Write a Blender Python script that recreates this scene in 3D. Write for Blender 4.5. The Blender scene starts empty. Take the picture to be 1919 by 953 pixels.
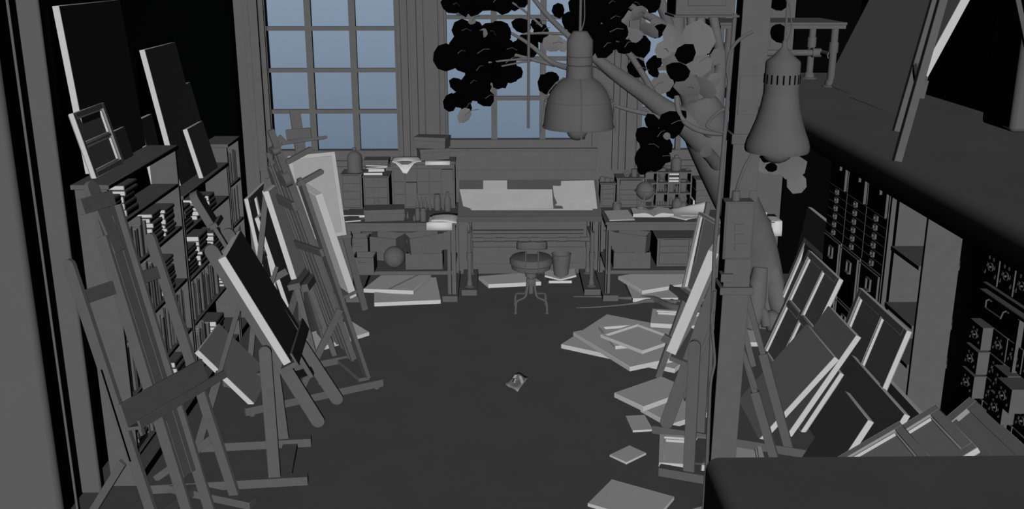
import bpy, bmesh, math, random
from mathutils import Vector as V, Matrix as MX
random.seed(7)
SC=bpy.context.scene; COL=SC.collection
# ---------------- camera (frame 1919 x 953) and the measuring helpers ----------------
H=3.2; F=1866.0; CX,CY=959.5,476.5
PITCH=math.atan(546.5/F); YAW=math.atan(27.5/F*math.cos(PITCH))
cp,sp=math.cos(PITCH),math.sin(PITCH); cy_,sy_=math.cos(YAW),math.sin(YAW)
RT=V((cy_,-sy_,0)); FW=V((sy_*cp,cy_*cp,-sp)); DN=V((-sy_*sp,-cy_*sp,-cp)); CAM=V((0,0,H))
def ray(x,y): return FW+RT*((x-CX)/F)+DN*((y-CY)/F)
def aY(x,y,Y): d=ray(x,y); return CAM+d*(Y/d.y)
def aZ(x,y,Z=0.0): d=ray(x,y); return CAM+d*((Z-H)/d.z)
def aX(x,y,X): d=ray(x,y); return CAM+d*(X/d.x)
def zc(P): return (V(P)-CAM).dot(FW)
def pm(P,px): return px*zc(P)/F           # a pixel length at point P in metres
cam=bpy.data.cameras.new('camera'); co=bpy.data.objects.new('camera',cam); COL.objects.link(co)
cam.sensor_width=36; cam.lens=36*F/1919; cam.clip_end=200
co.location=CAM; co.rotation_euler=(math.pi/2-PITCH,0,-YAW); SC.camera=co
# ---------------- render look ----------------
SC.view_settings.view_transform='Standard'; SC.view_settings.look='None'
SC.view_settings.exposure=0; SC.view_settings.gamma=1
try: SC.view_settings.use_curve_mapping=False
except Exception: pass
# ---------------- materials ----------------
def mat(name,base,rough=1.0,vary=.04,scale=14.0):
    m=bpy.data.materials.new(name); m.use_nodes=True; nt=m.node_tree; nt.nodes.clear()
    out=nt.nodes.new('ShaderNodeOutputMaterial'); d=nt.nodes.new('ShaderNodeBsdfDiffuse'); d.inputs['Roughness'].default_value=0
    tc=nt.nodes.new('ShaderNodeTexCoord'); no=nt.nodes.new('ShaderNodeTexNoise'); no.inputs['Scale'].default_value=scale; no.inputs['Detail'].default_value=3
    r=nt.nodes.new('ShaderNodeValToRGB')
    c=base if isinstance(base,tuple) else (base,base,base)
    r.color_ramp.elements[0].position=.3; r.color_ramp.elements[1].position=.7
    r.color_ramp.elements[0].color=tuple(x*(1-vary) for x in c)+(1,); r.color_ramp.elements[1].color=tuple(x*(1+vary) for x in c)+(1,)
    nt.links.new(tc.outputs['Object'],no.inputs['Vector']); nt.links.new(no.outputs['Fac'],r.inputs['Fac'])
    nt.links.new(r.outputs['Color'],d.inputs['Color']); nt.links.new(d.outputs['BSDF'],out.inputs['Surface'])
    return m
CLAY=mat('grey_clay',0.01733); FLOORM=mat('grey_floor',0.01733,vary=.02,scale=3)
WALLM=mat('grey_plaster',0.01733,vary=.015,scale=2); CANV=mat('primed_canvas',.083,vary=.02,scale=40)
PAPER=mat('white_paper',0.09500,vary=.02); PAGES=mat('page_block',0.08667); LEAFD=mat('shaded_leaf_black',0.00020); LEAFP=mat('pale_leaf',.0235)  # the black leaf tone stands for leaves turned from the light
BARK=mat('grey_bark',0.01933,vary=.08,scale=6); BOARD=mat('drawing_board',0.01733); COVER=mat('book_cover',0.01733)
DARKF=mat('shade_dark_face',.019,vary=.02,scale=30); GREYF=mat('shade_grey_face',.045,vary=.02,scale=30); SHADEBK=mat('shade_grey_back',.035,vary=.03,scale=60)  # white canvas darkened in colour: shade of leaning faces and backs
FRAMEDB=mat('pale_grey_ground',.055,vary=.02); FRAMEST=mat('pale_frame',.068,vary=.02)
SHEET=mat('drafting_sheet',0.07667,vary=.05,scale=5)
def glass():
    m=bpy.data.materials.new('window_glass'); m.use_nodes=True; nt=m.node_tree; nt.nodes.clear()
    out=nt.nodes.new('ShaderNodeOutputMaterial'); t=nt.nodes.new('ShaderNodeBsdfTransparent'); g=nt.nodes.new('ShaderNodeBsdfGlossy'); mx=nt.nodes.new('ShaderNodeMixShader')
    t.inputs['Color'].default_value=(.97,.98,1,1); g.inputs['Roughness'].default_value=.05; mx.inputs['Fac'].default_value=.02
    nt.links.new(t.outputs[0],mx.inputs[1]); nt.links.new(g.outputs[0],mx.inputs[2]); nt.links.new(mx.outputs[0],out.inputs['Surface']); return m
GLASS=glass()
# ---------------- light: the sky outside and one directional light from behind the viewer ----------------
w=bpy.data.worlds.new('sky'); SC.world=w; w.use_nodes=True; nt=w.node_tree; nt.nodes.clear()
o=nt.nodes.new('ShaderNodeOutputWorld'); b=nt.nodes.new('ShaderNodeBackground'); tc=nt.nodes.new('ShaderNodeTexCoord'); sx=nt.nodes.new('ShaderNodeSeparateXYZ'); r=nt.nodes.new('ShaderNodeValToRGB'); mr=nt.nodes.new('ShaderNodeMapRange')
mr.inputs['From Min'].default_value=-.2; mr.inputs['From Max'].default_value=.1
nt.links.new(tc.outputs['Generated'],sx.inputs[0]); nt.links.new(sx.outputs['Z'],mr.inputs['Value']); nt.links.new(mr.outputs['Result'],r.inputs['Fac']); nt.links.new(r.outputs['Color'],b.inputs['Color']); nt.links.new(b.outputs[0],o.inputs['Surface'])
r.color_ramp.elements[0].position=0; r.color_ramp.elements[0].color=(.140,.190,.250,1)
r.color_ramp.elements[1].position=1; r.color_ramp.elements[1].color=(.33,.42,.53,1)
b.inputs['Strength'].default_value=1
sun=bpy.data.lights.new('studio_key_light','SUN'); sun.energy=19.1; sun.angle=math.radians(.5); sun.use_shadow=False
so=bpy.data.objects.new('studio_key_light',sun); COL.objects.link(so); so.location=(0,-1,4.0)
so.rotation_euler=(math.pi/2-math.radians(17.4),0,0)
# ---------------- mesh builder ----------------
class MB:
    def __init__(s): s.v=[]; s.f=[]; s.sm=[]
    def add(s,vs,fs,smooth=False):
        k=len(s.v); s.v+= [V(p) for p in vs]; s.f+=[tuple(i+k for i in f) for f in fs]; s.sm+=[smooth]*len(fs); return s
    def hexa(s,p):   # 8 points: bottom loop 0-3, top loop 4-7
        return s.add(p,[(3,2,1,0),(4,5,6,7),(0,1,5,4),(1,2,6,5),(2,3,7,6),(3,0,4,7)])
    def box(s,x0,x1,y0,y1,z0,z1): return s.hexa([(x0,y0,z0),(x1,y0,z0),(x1,y1,z0),(x0,y1,z0),(x0,y0,z1),(x1,y0,z1),(x1,y1,z1),(x0,y1,z1)])
    def bar(s,A,B,w,d,n):       # rectangular bar, width w across, depth d along n
        A,B=V(A),V(B); a=(B-A).normalized(); n=V(n); n=(n-a*n.dot(a)).normalized(); c=a.cross(n)*(w/2); n=n*(d/2)
        return s.hexa([A-c-n,A+c-n,A+c+n,A-c+n,B-c-n,B+c-n,B+c+n,B-c+n])
    def rbar(s,A,B,w,d,n,ra=True,rb=True,k=7):   # flat bar with rounded ends
        A,B=V(A),V(B); a=(B-A).normalized(); n=V(n); n=(n-a*n.dot(a)).normalized(); c=a.cross(n); r=w/2; out=[]
        if ra: out+=[A+c*(r*math.cos(t))-a*(r*math.sin(t)) for t in [math.pi*(1-i/k) for i in range(k+1)]]
        else: out+=[A-c*r,A+c*r]
        if rb: out+=[B+c*(r*math.cos(t))+a*(r*math.sin(t)) for t in [math.pi*i/k for i in range(k+1)]]
        else: out+=[B+c*r,B-c*r]
        return s.prism(out,n*(d/2))
    def prism(s,pts,half):
        m=len(pts); h=V(half); vs=[V(p)-h for p in pts]+[V(p)+h for p in pts]
        return s.add(vs,[tuple(range(m-1,-1,-1)),tuple(range(m,2*m))]+[(i,(i+1)%m,m+(i+1)%m,m+i) for i in range(m)])
    def tube(s,pts,r,seg=10,caps=True):
        pts=[V(p) for p in pts]; rs=r if isinstance(r,(list,tuple)) else [r]*len(pts); vs=[]; fs=[]; pn=None
        for i,p in enumerate(pts):
            t=(pts[min(i+1,len(pts)-1)]-pts[max(i-1,0)]).normalized()
            if pn is None: pn=t.orthogonal().normalized()
            else: pn=(pn-t*pn.dot(t)); pn=pn.normalized() if pn.length>1e-6 else t.orthogonal().normalized()
            q=t.cross(pn)
            vs+=[p+(pn*math.cos(a)+q*math.sin(a))*rs[i] for a in [2*math.pi*j/seg for j in range(seg)]]
        for i in range(len(pts)-1):
            for j in range(seg):
                a=i*seg+j; b2=i*seg+(j+1)%seg; fs.append((a,b2,b2+seg,a+seg))
        s.add(vs,fs,True)
        if caps:
            n=len(pts)-1; s.add(vs[:seg],[tuple(range(seg-1,-1,-1))]); s.add(vs[n*seg:],[tuple(range(seg))])
        return s
    def lathe(s,prof,c=(0,0,0),seg=20,ax=(0,0,1),smooth=True):   # prof: (radius, height)
        c=V(c); ax=V(ax).normalized(); x=ax.orthogonal().normalized(); y=ax.cross(x); vs=[];fs=[]
        for r_,z_ in prof: vs+=[c+ax*z_+(x*math.cos(a)+y*math.sin(a))*max(r_,1e-4) for a in [2*math.pi*j/seg for j in range(seg)]]
        for i in range(len(prof)-1):
            for j in range(seg):
                a=i*seg+j; b2=i*seg+(j+1)%seg; fs.append((a,b2,b2+seg,a+seg))
        s.add(vs,fs,smooth)
        for k,rev in ((0,1),(len(prof)-1,0)):
            if prof[k][0]>2e-4:
                l=vs[k*seg:(k+1)*seg]; s.add(l,[tuple(range(seg-1,-1,-1)) if rev else tuple(range(seg))])
        return s
    def ball(s,c,r,seg=18,sq=1): return s.lathe([(r*math.sin(math.pi*i/10),-r*sq*math.cos(math.pi*i/10)) for i in range(11)],c,seg)
    def grid(s,P,smooth=True,thick=0):  # P: rows of points
        m=len(P);n=len(P[0]); vs=[p for row in P for p in row]
        return s.add(vs,[(i*n+j,i*n+j+1,(i+1)*n+j+1,(i+1)*n+j) for i in range(m-1) for j in range(n-1)],smooth)
    def mesh(s,name,m,off=(0,0,0)):
        off=V(off); me=bpy.data.meshes.new(name); me.from_pydata([tuple(p-off) for p in s.v],[],s.f)
        me.polygons.foreach_set('use_smooth',s.sm); me.materials.append(m)
        bm=bmesh.new(); bm.from_mesh(me); bmesh.ops.recalc_face_normals(bm,faces=bm.faces); bm.to_mesh(me); bm.free(); me.set_sharp_from_angle(angle=math.radians(38)); me.update(); return me
    def build(s,name,m,parent=None,world=True,bevel=0,solid=0):
        off=V((0,0,0))
        if parent is None:
            xs=[p.x for p in s.v];ys=[p.y for p in s.v];zs=[p.z for p in s.v]
            off=V(((min(xs)+max(xs))/2,(min(ys)+max(ys))/2,min(zs)))
        elif world: off=abs_loc(parent)
        ob=bpy.data.objects.new(name,s.mesh(name,m,off)); COL.objects.link(ob); ob.parent=parent
        if parent is None: ob.location=off
        if bevel:
            bv=ob.modifiers.new('bevel','BEVEL'); bv.width=bevel; bv.segments=2; bv.limit_method='ANGLE'
        if solid:
            sd=ob.modifiers.new('thickness','SOLIDIFY'); sd.thickness=solid; sd.offset=0
        return ob
def abs_loc(o):
    p=V(o.location)
    while o.parent: o=o.parent; p=p+V(o.location)
    return p
def tag(o,label,cat,group=None):
    o['label']=label; o['category']=cat
    if group: o['group']=group
    return o
def thing(name,label,cat,loc=(0,0,0),rz=0,group=None,rot=None):
    o=bpy.data.objects.new(name,None); COL.objects.link(o); o.location=loc; o.empty_display_size=.1
    if rot is not None: o.rotation_mode='QUATERNION'; o.rotation_quaternion=rot
    else: o.rotation_euler=(0,0,rz)
    return tag(o,label,cat,group)
def struct(o): o['kind']='structure'; return o
def sthing(name,loc=(0,0,0)):
    o=bpy.data.objects.new(name,None); COL.objects.link(o); o.location=loc; return struct(o)
ORD=['first','second','third','fourth','fifth','sixth','seventh','eighth','ninth','tenth','eleventh','twelfth','thirteenth','fourteenth','fifteenth','sixteenth','seventeenth','eighteenth','nineteenth','twentieth']
_t=['','twenty','thirty','forty']
for _i in range(21,40): ORD.append(_t[_i//10]+('-'+ORD[_i%10-1] if _i%10 else '')) if _i%10 else ORD.append('thirtieth')
def crom(P,k=6):
    P=[tuple(p) for p in P]; Q=[P[0]]+P+[P[-1]]; out=[]
    for i in range(1,len(Q)-2):
        for j in range(k):
            t=j/k; out.append(tuple(.5*(2*b_+(c_-a_)*t+(2*a_-5*b_+4*c_-d_)*t*t+(3*b_-a_-3*c_+d_)*t**3) for a_,b_,c_,d_ in zip(Q[i-1],Q[i],Q[i+1],Q[i+2])))
    return out+[P[-1]]
class PL:     # a leaning plane: base point, azimuth of its horizontal direction, lean back
    def __init__(s,P,az,lean):
        a=math.radians(az); l=math.radians(lean); s.P=V(P); s.u=V((math.sin(a),math.cos(a),0)); s.nh=V((math.cos(a),-math.sin(a),0))
        s.n=s.nh*math.cos(l)+V((0,0,math.sin(l))); s.v=-s.nh*math.sin(l)+V((0,0,math.cos(l)))
    def on(s,x,y,off=0):
        d=ray(x,y); q=s.P+s.n*off; return CAM+d*((q-CAM).dot(s.n)/d.dot(s.n))
# ---------------- room shell ----------------
XL,XR,YB,ZT=-2.62,3.62,10.2,4.6
struct(MB().box(XL-.1,XR+.1,-1.6,YB+.2,-.1,0).build('floor',FLOORM))
struct(MB().box(XL-.1,XR+.1,-1.6,YB+.2,ZT,ZT+.1).build('ceiling',WALLM))
struct(MB().box(XL-.12,XL,-1.6,YB+.2,0,ZT).build('wall_left',WALLM))
struct(MB().box(XR,XR+.12,-1.6,YB+.2,0,ZT).build('wall_right',WALLM))
struct(MB().box(XL-.1,XR+.1,-1.7,-1.6,0,ZT).build('wall_front',WALLM))
WIN=[(-2.315,-1.035,1.335),(-.515,.90,1.445),(1.44,2.69,1.335)]   # glass openings
WT=4.2
bw=MB(); xs=[XL-.1]+[x for a,b_,c in WIN for x in (a-.06,b_+.06)]+[XR+.1]
for i in range(0,8,2): bw.box(xs[i],xs[i+1],YB,YB+.18,0,ZT)
for a,b_,c in WIN: bw.box(a-.06,b_+.06,YB,YB+.18,0,c-.09); bw.box(a-.06,b_+.06,YB,YB+.18,WT,ZT)
struct(bw.build('wall_back',WALLM))
VOIDBLK=mat('void_black',0.00040)
struct(MB().box(2.98,XR,YB-.05,YB,0,ZT).build('void_panel',VOIDBLK))  # black panel added for the dark, unlit void in this corner
BARS=[[(584,596),(664,676)],[(921,932),(1011,1022)],[(1265,1275),(1335,1345)]]
ROWS=[[208,131,53,-22],[184,110,32,-44],[205,128,50,-25]]
for k,(a,b_,c) in enumerate(WIN):
    wn=sthing('window_%d'%(k+1),((a+b_)/2,YB+.07,c-.1))
    fr=MB(); fr.box(a-.06,a,YB+.005,YB+.12,c-.09,WT+.05).box(b_,b_+.06,YB+.005,YB+.12,c-.09,WT+.05).box(a,b_,YB+.005,YB+.12,c-.09,c).box(a,b_,YB+.005,YB+.12,WT,WT+.05)
    fr.build('window_frame',CLAY,wn)
    for (p,q) in BARS[k]:
        X0,X1=aY(p,270,YB+.05).x,aY(q,270,YB+.05).x
        MB().box(X0,X1,YB+.03,YB+.09,c,WT).build('muntin',CLAY,wn)
    zs=[aY(960,y,YB+.05).z for y in ROWS[k]]; st=zs[1]-zs[0]
    while zs[-1]+st<WT-.1: zs.append(zs[-1]+st)
    for z in zs: MB().box(a,b_,YB+.035,YB+.085,z-.021,z+.021).build('muntin',CLAY,wn)
    MB().box(a,b_,YB+.055,YB+.061,c,WT).build('pane',GLASS,wn)
# vertical casing boards and pilasters on the back wall, px at the top of the picture -> metres
def vx(x): return aY(x,0,YB).x
n=0
for x0,x1,pr,zlo in [(454,465,.03,0),(466,482,.055,aY(490,318,YB).z),(486,493,.04,aY(490,300,YB).z),(741,748,.03,1.15),(749,762,.045,1.15),(767,779,.05,1.15),(780,792,.035,1.15),(794,820,.05,1.15),(822,831,.035,1.15)]:
    n+=1; struct(MB().box(vx(x0),vx(x1),YB-pr,YB,zlo,ZT).build('trim_%d'%n,CLAY,bevel=.004))
def vx2(x): return aY(x,260,YB).x
for x0,x1,pr,zlo in [(1109,1118,.03,1.37),(1147,1157,.05,1.13),(1159,1168,.035,1.13),(1172,1190,.05,1.13),(1192,1201,.03,1.13)]:
    n+=1; struct(MB().box(vx2(x0),vx2(x1),YB-pr,YB,zlo,ZT).build('trim_%d'%n,CLAY,bevel=.004))
struct(MB().box(-.52,1.02,YB-.035,YB,1.135,1.335).build('trim_20',CLAY,bevel=.004))
struct(MB().box(-.54,1.03,YB-.06,YB,1.335,1.362).build('trim_21',CLAY,bevel=.004))
for k,(z0,z1,pr) in enumerate([(1.18,1.235,.05),(1.03,1.17,.03)]):
    struct(MB().box(-2.2,-.98,YB-pr,YB,z0,z1).build('trim_%d'%(22+k),CLAY,bevel=.004))
    struct(MB().box(1.46,2.7,YB-pr,YB,z0,z1).build('trim_%d'%(24+k),CLAY,bevel=.004))
hb=MB()
for z0,z1,pr in [(.12,.3,.03),(.31,.37,.055),(.38,.45,.045),(.46,.49,.06)]: hb.box(-.27,.9,YB-pr,YB,z0,z1)
struct(hb.build('trim_26',CLAY,bevel=.004))
hb=MB()
for z0,z1,pr in [(.12,.3,.03),(.31,.37,.055),(.38,.45,.045),(.46,.49,.06)]: hb.box(-1.6,-1.2,YB-pr,YB,z0,z1)
struct(hb.build('trim_27',CLAY,bevel=.004))
# piers on the left wall
def pier(name,x0,x1,y0,y1,z1=ZT,bv=.03): return struct(MB().box(x0,x1,y0,y1,0,z1).build(name,WALLM,bevel=bv))
pier('trim_28',XL-.1,-2.50,5.62,5.69,bv=.012)
pier('trim_29',aY(75.5,473,5.3).x,aY(80.5,473,5.3).x,5.3,5.33,bv=.003)
pier('trim_30',XL-.1,-2.262,4.6,4.72,bv=.025)
# loft on the right, its piers and the landing in the foreground
LZ=2.13
lo=MB(); prof=[(XR,1.955),(2.18,1.955)]+[(2.18+.07*(1-math.cos(t)),LZ-.07*(1-math.sin(t))) for t in [math.pi/2*i/6 for i in range(7)]]+[(XR,LZ)]
m=len(prof); vs=[(x,1.0,z) for x,z in prof]+[(x,YB,z) for x,z in prof]
lo.add(vs,[tuple(range(m)),tuple(range(2*m-1,m-1,-1))]); lo.add(vs,[(i,(i+1)%m,m+(i+1)%m,m+i) for i in range(m)],True)
lof=struct(lo.build('loft_floor',FLOORM))
pier('trim_31',3.36,XR,6.44,6.87); bpy.data.objects['trim_31'].location.z=LZ
pier('trim_32',3.40,XR,9.3,9.45); bpy.data.objects['trim_32'].location.z=LZ
e=aZ(1324,857,1.5)
lo=MB(); rr_=.045; prof=[(XR,0),(e.x,0)]+[(e.x+rr_*(1-math.cos(t)),1.5-rr_*(1-math.sin(t))) for t in [math.pi/2*i/6 for i in range(7)]]+[(XR,1.5)]
m=len(prof); vs=[(x,1.9,z) for x,z in prof]+[(x,e.y,z) for x,z in prof]
lo.add(vs,[tuple(range(m)),tuple(range(2*m-1,m-1,-1))]); lo.add(vs,[(i,(i+1)%m,m+(i+1)%m,m+i) for i in range(m)],True)
struct(lo.build('landing',FLOORM))
# ================= furniture along the back wall =================
DZ=.795
def boxpart(name,T,x0,x1,y0,y1,z0,z1,m=None,bevel=.004): return MB().box(x0,x1,y0,y1,z0,z1).build(name,m or CLAY,T,world=False,bevel=bevel)
def chest(name,label,cat,x0,x1,z0,z1,yf,depth,cols,rows,knob='pair',group=None,top=.012,rim=.012,opend=(),rz=0,m=None):
    """small chest of drawers; rows = relative heights from the top; yf = front plane"""
    W=x1-x0; Hh=z1-z0; T=thing(name,label,cat,((x0+x1)/2,yf,z0),rz,group)
    b=MB(); b.box(-W/2,W/2,.012,depth,0,Hh-top); b.box(-W/2,-W/2+rim,0,.012,0,Hh-top).box(W/2-rim,W/2,0,.012,0,Hh-top).box(-W/2+rim,W/2-rim,0,.012,0,rim)
    b.build('carcass',CLAY,T,world=False)
    boxpart('chest_top',T,-W/2-.008,W/2+.008,-.012,depth,Hh-top,Hh)
    iw=W-2*rim; ih=Hh-top-rim; tot=sum(rows); zz=Hh-top
    for r,hr in enumerate(rows):
        h=ih*hr/tot
        for c in range(cols):
            xa=-W/2+rim+iw*c/cols; xb=xa+iw/cols; o=.045 if (r,c) in opend else 0
            d=MB().box(xa+.004,xb-.004,-.004-o,.02,zz-h+.004,zz-.004).build('drawer',CLAY,T,world=False,bevel=.002)
            kx=(xa+xb)/2; kz=zz-h/2; k=MB()
            if knob=='pair':
                for s_ in (-1,1): MB().lathe([(.003,0),(.003,.008),(.006,.011),(.006,.016),(.001,.018)],(kx+s_*iw/cols*.12,-.004-o,kz),8,(0,-1,0)).build('knob',CLAY,d,world=False)
            elif knob=='one': k.lathe([(.003,0),(.003,.008),(.0055,.011),(.0055,.015),(.001,.017)],(kx,-.004-o,kz),8,(0,-1,0))
            else: k.box(kx-.035,kx+.035,-.012-o,-.004-o,kz+.01,kz+.018).box(kx-.035,kx-.03,-.01-o,-.004-o,kz-.015,kz+.01).box(kx+.03,kx+.035,-.01-o,-.004-o,kz-.015,kz+.01)
            if knob!='pair': k.build('knob' if knob!='card' else 'label_holder',CLAY,d,world=False)
        zz-=h
    return T
def jar(name,label,cat,P,prof,group=None,seg=14,extra=None):
    T=MB().lathe(prof,P,seg).build(name,CLAY); return tag(T,label,cat,group)
def bottle_prof(r,h,neck=.35): return [(r*.9,0),(r,.006),(r,h*.55),(r*.8,h*.68),(r*neck,h*.78),(r*neck,h*.93),(r*neck*1.3,h*.94),(r*neck*1.3,h),(r*.1,h)]
def jar_prof(r,h): return [(r*.9,0),(r,.006),(r,h*.72),(r*.8,h*.82),(r*.8,h*.85),(r*.88,h*.86),(r*.88,h),(r*.1,h)]
def lidded(name,label,P,w,d,h,rz,lid=.35,cat='box',over=.008,group=None):
    T=thing(name,label,cat,P,rz,group)
    boxpart('box_body',T,-w/2,w/2,-d/2,d/2,0,h*(1-lid*.4)); boxpart('lid',T,-w/2-over,w/2+over,-d/2-over,d/2+over,h*(1-lid),h); return T
def openbox(name,label,P,w,d,h,rz,cat='box',hole=True,rot=None,lowfront=0,holeside=False):
    T=thing(name,label,cat,P,rz,None,rot); t=.012; hf=h-lowfront
    b=MB(); b.box(-w/2,w/2,-d/2,d/2,0,t); b.box(-w/2,-w/2+t,-d/2,d/2,t,h).box(w/2-t,w/2,-d/2,d/2,t,h).box(-w/2+t,w/2-t,d/2-t,d/2,t,h)
    if hole:  # front with a hand hole
        hw=.045; z0=hf*.68; z1=hf*.8
        b.box(-w/2+t,-hw,-d/2,-d/2+t,t,hf).box(hw,w/2-t,-d/2,-d/2+t,t,hf).box(-hw,hw,-d/2,-d/2+t,t,z0).box(-hw,hw,-d/2,-d/2+t,z1,hf)
    else: b.box(-w/2+t,w/2-t,-d/2,-d/2+t,t,hf)
    b.build('box_body',CLAY,T,world=False)
    if hole:
        g=MB(); g.tube([(-.04,-d/2-.004,hf*.8),(-.03,-d/2-.01,hf*.82),(.03,-d/2-.01,hf*.82),(.04,-d/2-.004,hf*.8)],.005,6); g.build('handle',CLAY,T,world=False)
    if holeside:
        g=MB(); g.lathe([(.012,0),(.02,.002),(.02,.008),(.012,.01)],(-w/2,0,h*.7),12,(-1,0,0)); g.build('grommet',CLAY,T,world=False)
    return T
def flatbook(name,label,P,w,d,t,rz,group=None,cat='book',spine='left'):
    """closed book lying flat, page edges towards the viewer"""
    T=MB().box(-w/2,w/2,-d/2,d/2,0,.004).box(-w/2,w/2,-d/2,d/2,t-.004,t).box(*((w/2-.005,w/2) if spine=='right' else (-w/2,-w/2+.005)),-d/2,d/2,.004,t-.004)
    o=T.build(name,COVER,None); o.location=P; o.rotation_euler=(0,0,rz); tag(o,label,cat,group)
    MB().box(-w/2+.006,w/2-.006,-d/2+.003,d/2-.006,.0042,t-.0042).build('pages',PAGES,o,world=False); return o
def curl(name,label,rows,cat='paper',m=None,thick=.0012,group=None):
    o=MB().grid(rows).build(name,m or PAPER,None,solid=thick); return tag(o,label,cat,group)
# ---- drafting table ----
DT=thing('drafting_table','wide tilting drafting table with pipe legs under the middle window','table',(.31,9.8,0))
fl0,fl1=aZ(865.3,553,0).x,aZ(894,553,0).x; fr0,fr1=aZ(1095,553,0).x,aZ(1125.5,553,0).x
for a,b_ in ((fl0,fl1),(fr0,fr1)): MB().box(a,b_,9.46,10.17,0,.06).build('foot_block',CLAY,DT,bevel=.004)
TF=9.40
front=aY(960,409,TF); bk=aY(960,338.2,9.98)
tl=math.atan2(bk.z-front.z,.58)
BX0,BX1=aY(858,409,TF).x,aY(1127.5,409,TF).x
LX=[aY(880,480,9.62).x,aY(1108.5,480,9.62).x]
for X in LX:
    for Y in (9.58,10.02):
        top=.78 if Y<9.8 else .86
        k=MB().tube([(X,Y,.06),(X,Y,top)],.021,12); k.lathe([(.05,.06),(.05,.068),(.03,.074),(.03,.1),(.021,.13)],(X,Y,0),16); k.lathe([(.029,.34),(.029,.42)],(X,Y,0),14); k.build('leg',CLAY,DT)
    MB().tube([(X,9.58,.56),(X,10.02,.56)],.017,10).build('side_rail',CLAY,DT)
    k=MB().rbar((X+.0,9.5,.7),(X,10.0,.8),.12,.02,(1,0,0)); k.lathe([(.07,-.02),(.07,.02)],(X,9.62,.72),16,(1,0,0)); k.build('tilt_bracket',CLAY,DT)
zr=aY(960,448.5,10.0).z
k=MB().tube([(LX[0],10.0,zr),(LX[1],10.0,zr)],.018,12)
for f_ in (.07,.25,.45,.55,.78,.97): k.lathe([(.026,-.05),(.026,.05)],(LX[0]+(LX[1]-LX[0])*f_,10.0,zr),12,(1,0,0))
k.build('cross_rail',CLAY,DT)
# the tilted board
BT=PL((.31,TF,front.z+.012),90,math.degrees(math.pi/2-tl)); BT.nh=V((0,-1,0)); 
BT.n=V((0,-math.sin(tl),math.cos(tl))); BT.v=V((0,math.cos(tl),math.sin(tl)))
L0=math.hypot(.58,bk.z-front.z)
def bp(x,s,h=0): return V((x,TF,front.z))+BT.v*s+BT.n*h
b=MB(); b.hexa([bp(BX0,0,-.03),bp(BX1,0,-.03),bp(BX1,L0,-.03),bp(BX0,L0,-.03),bp(BX0,0,.012),bp(BX1,0,.012),bp(BX1,L0,.012),bp(BX0,L0,.012)]); b.build('board',BOARD,DT,bevel=.003)
b=MB(); b.hexa([bp(BX0-.004,-.02,-.03),bp(BX1+.004,-.02,-.03),bp(BX1+.004,.005,-.03),bp(BX0-.004,.005,-.03),bp(BX0-.004,-.02,.022),bp(BX1+.004,-.02,.022),bp(BX1+.004,.005,.022),bp(BX0-.004,.005,.022)]); b.build('ledge',CLAY,DT,bevel=.003)
for X in (BX0,BX1-.025): MB().hexa([bp(X,0,.012),bp(X+.025,0,.012),bp(X+.025,L0*.55,.012),bp(X,L0*.55,.012),bp(X,0,.017),bp(X+.025,0,.017),bp(X+.025,L0*.55,.017),bp(X,L0*.55,.017)]).build('edge_strip',CLAY,DT)
def sheet(label,px,off):
    P=[BT.on(x,y,0) for x,y in px]
    o=MB().prism([p+BT.n*off for p in P],BT.n*.0008).build('drafting_sheet',SHEET); return tag(o,label,'paper')
BT.P=V((.31,TF,front.z))+BT.n*.012
sheet('wide pale drawing sheet spread across the left of the drafting table',[(861,354.5),(905.5,354.5),(1034.5,354.8),(1037,390.5),(885,391.2),(868,386)],.0015)
sheet('narrow pale sheet sticking up behind the wide drawing sheet',[(905.5,338.5),(950.2,338.5),(950.4,356),(947,362),(909,362),(905.4,356)],.004)
sheet('torn pale sheet with ragged left edge on the drafting table right half',[(1051.5,339.3),(1113,337.8),(1119.5,391),(1056,391.4),(1053,385.5),(1040,384.6),(1044,380.5),(1038,367),(1036,348),(1049.5,348.6),(1051.5,347)],.0015)
sheet('long thin pale strip along the bottom of the drafting table',[(881,391.6),(1110,391.6),(1111,394),(884,394)],.004)
# ---- stool ----
ST=thing('swivel_stool','round padded swivel stool with curved metal legs before the drafting table','stool',(.31,9.06,0))
k=MB().lathe([(.02,.405),(.165,.405),(.185,.415),(.19,.44),(.192,.455),(.205,.465),(.207,.50),(.19,.525),(.12,.54),(.001,.545)],(0,0,0),28); k.build('seat',CLAY,ST,world=False)
k=MB().lathe([(.055,.33),(.055,.405),(.09,.405)],(0,0,0),16); k.lathe([(.024,.16),(.024,.34)],(0,0,0),12); k.lathe([(.04,.24),(.045,.25),(.045,.3),(.04,.31)],(0,0,0),14); k.build('column',CLAY,ST,world=False)
for sx_,sy in ((-1,-1),(1,-1),(-1,1),(1,1)):
    q=crom([(.03*sx_,.03*sy,.32),(.04*sx_,.04*sy,.2),(.06*sx_,.06*sy,.14),(.13*sx_,.11*sy,.12),(.145*sx_,.125*sy,.09),(.15*sx_,.13*sy,.008)],5)
    MB().tube(q,.011,8).lathe([(.018,0),(.018,.008),(.011,.012)],(.15*sx_,.13*sy,0),10).build('leg',CLAY,ST,world=False)
k=MB()
for s_ in (-1,1): k.tube([(.055*s_,-.1,.4),(.06*s_,-.19,.41),(.06*s_,-.225,.46),(.058*s_,-.232,.68)],.006,6)
k.box(-.05,.05,-.236,-.231,.62,.70); k.build('back_support',CLAY,ST,world=False)
rows=[]
for j in range(5):
    z=.665+.07*j/4; rows.append([(.165*math.sin(a)*1.0,-.232+.16*(1-math.cos(a)),z+.012*math.sin(math.pi*j/4)*0-.02*abs(math.sin(a))) for a in [-.95+1.9*i/12 for i in range(13)]])
MB().grid(rows).build('backrest',CLAY,ST,world=False,solid=.022)
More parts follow.
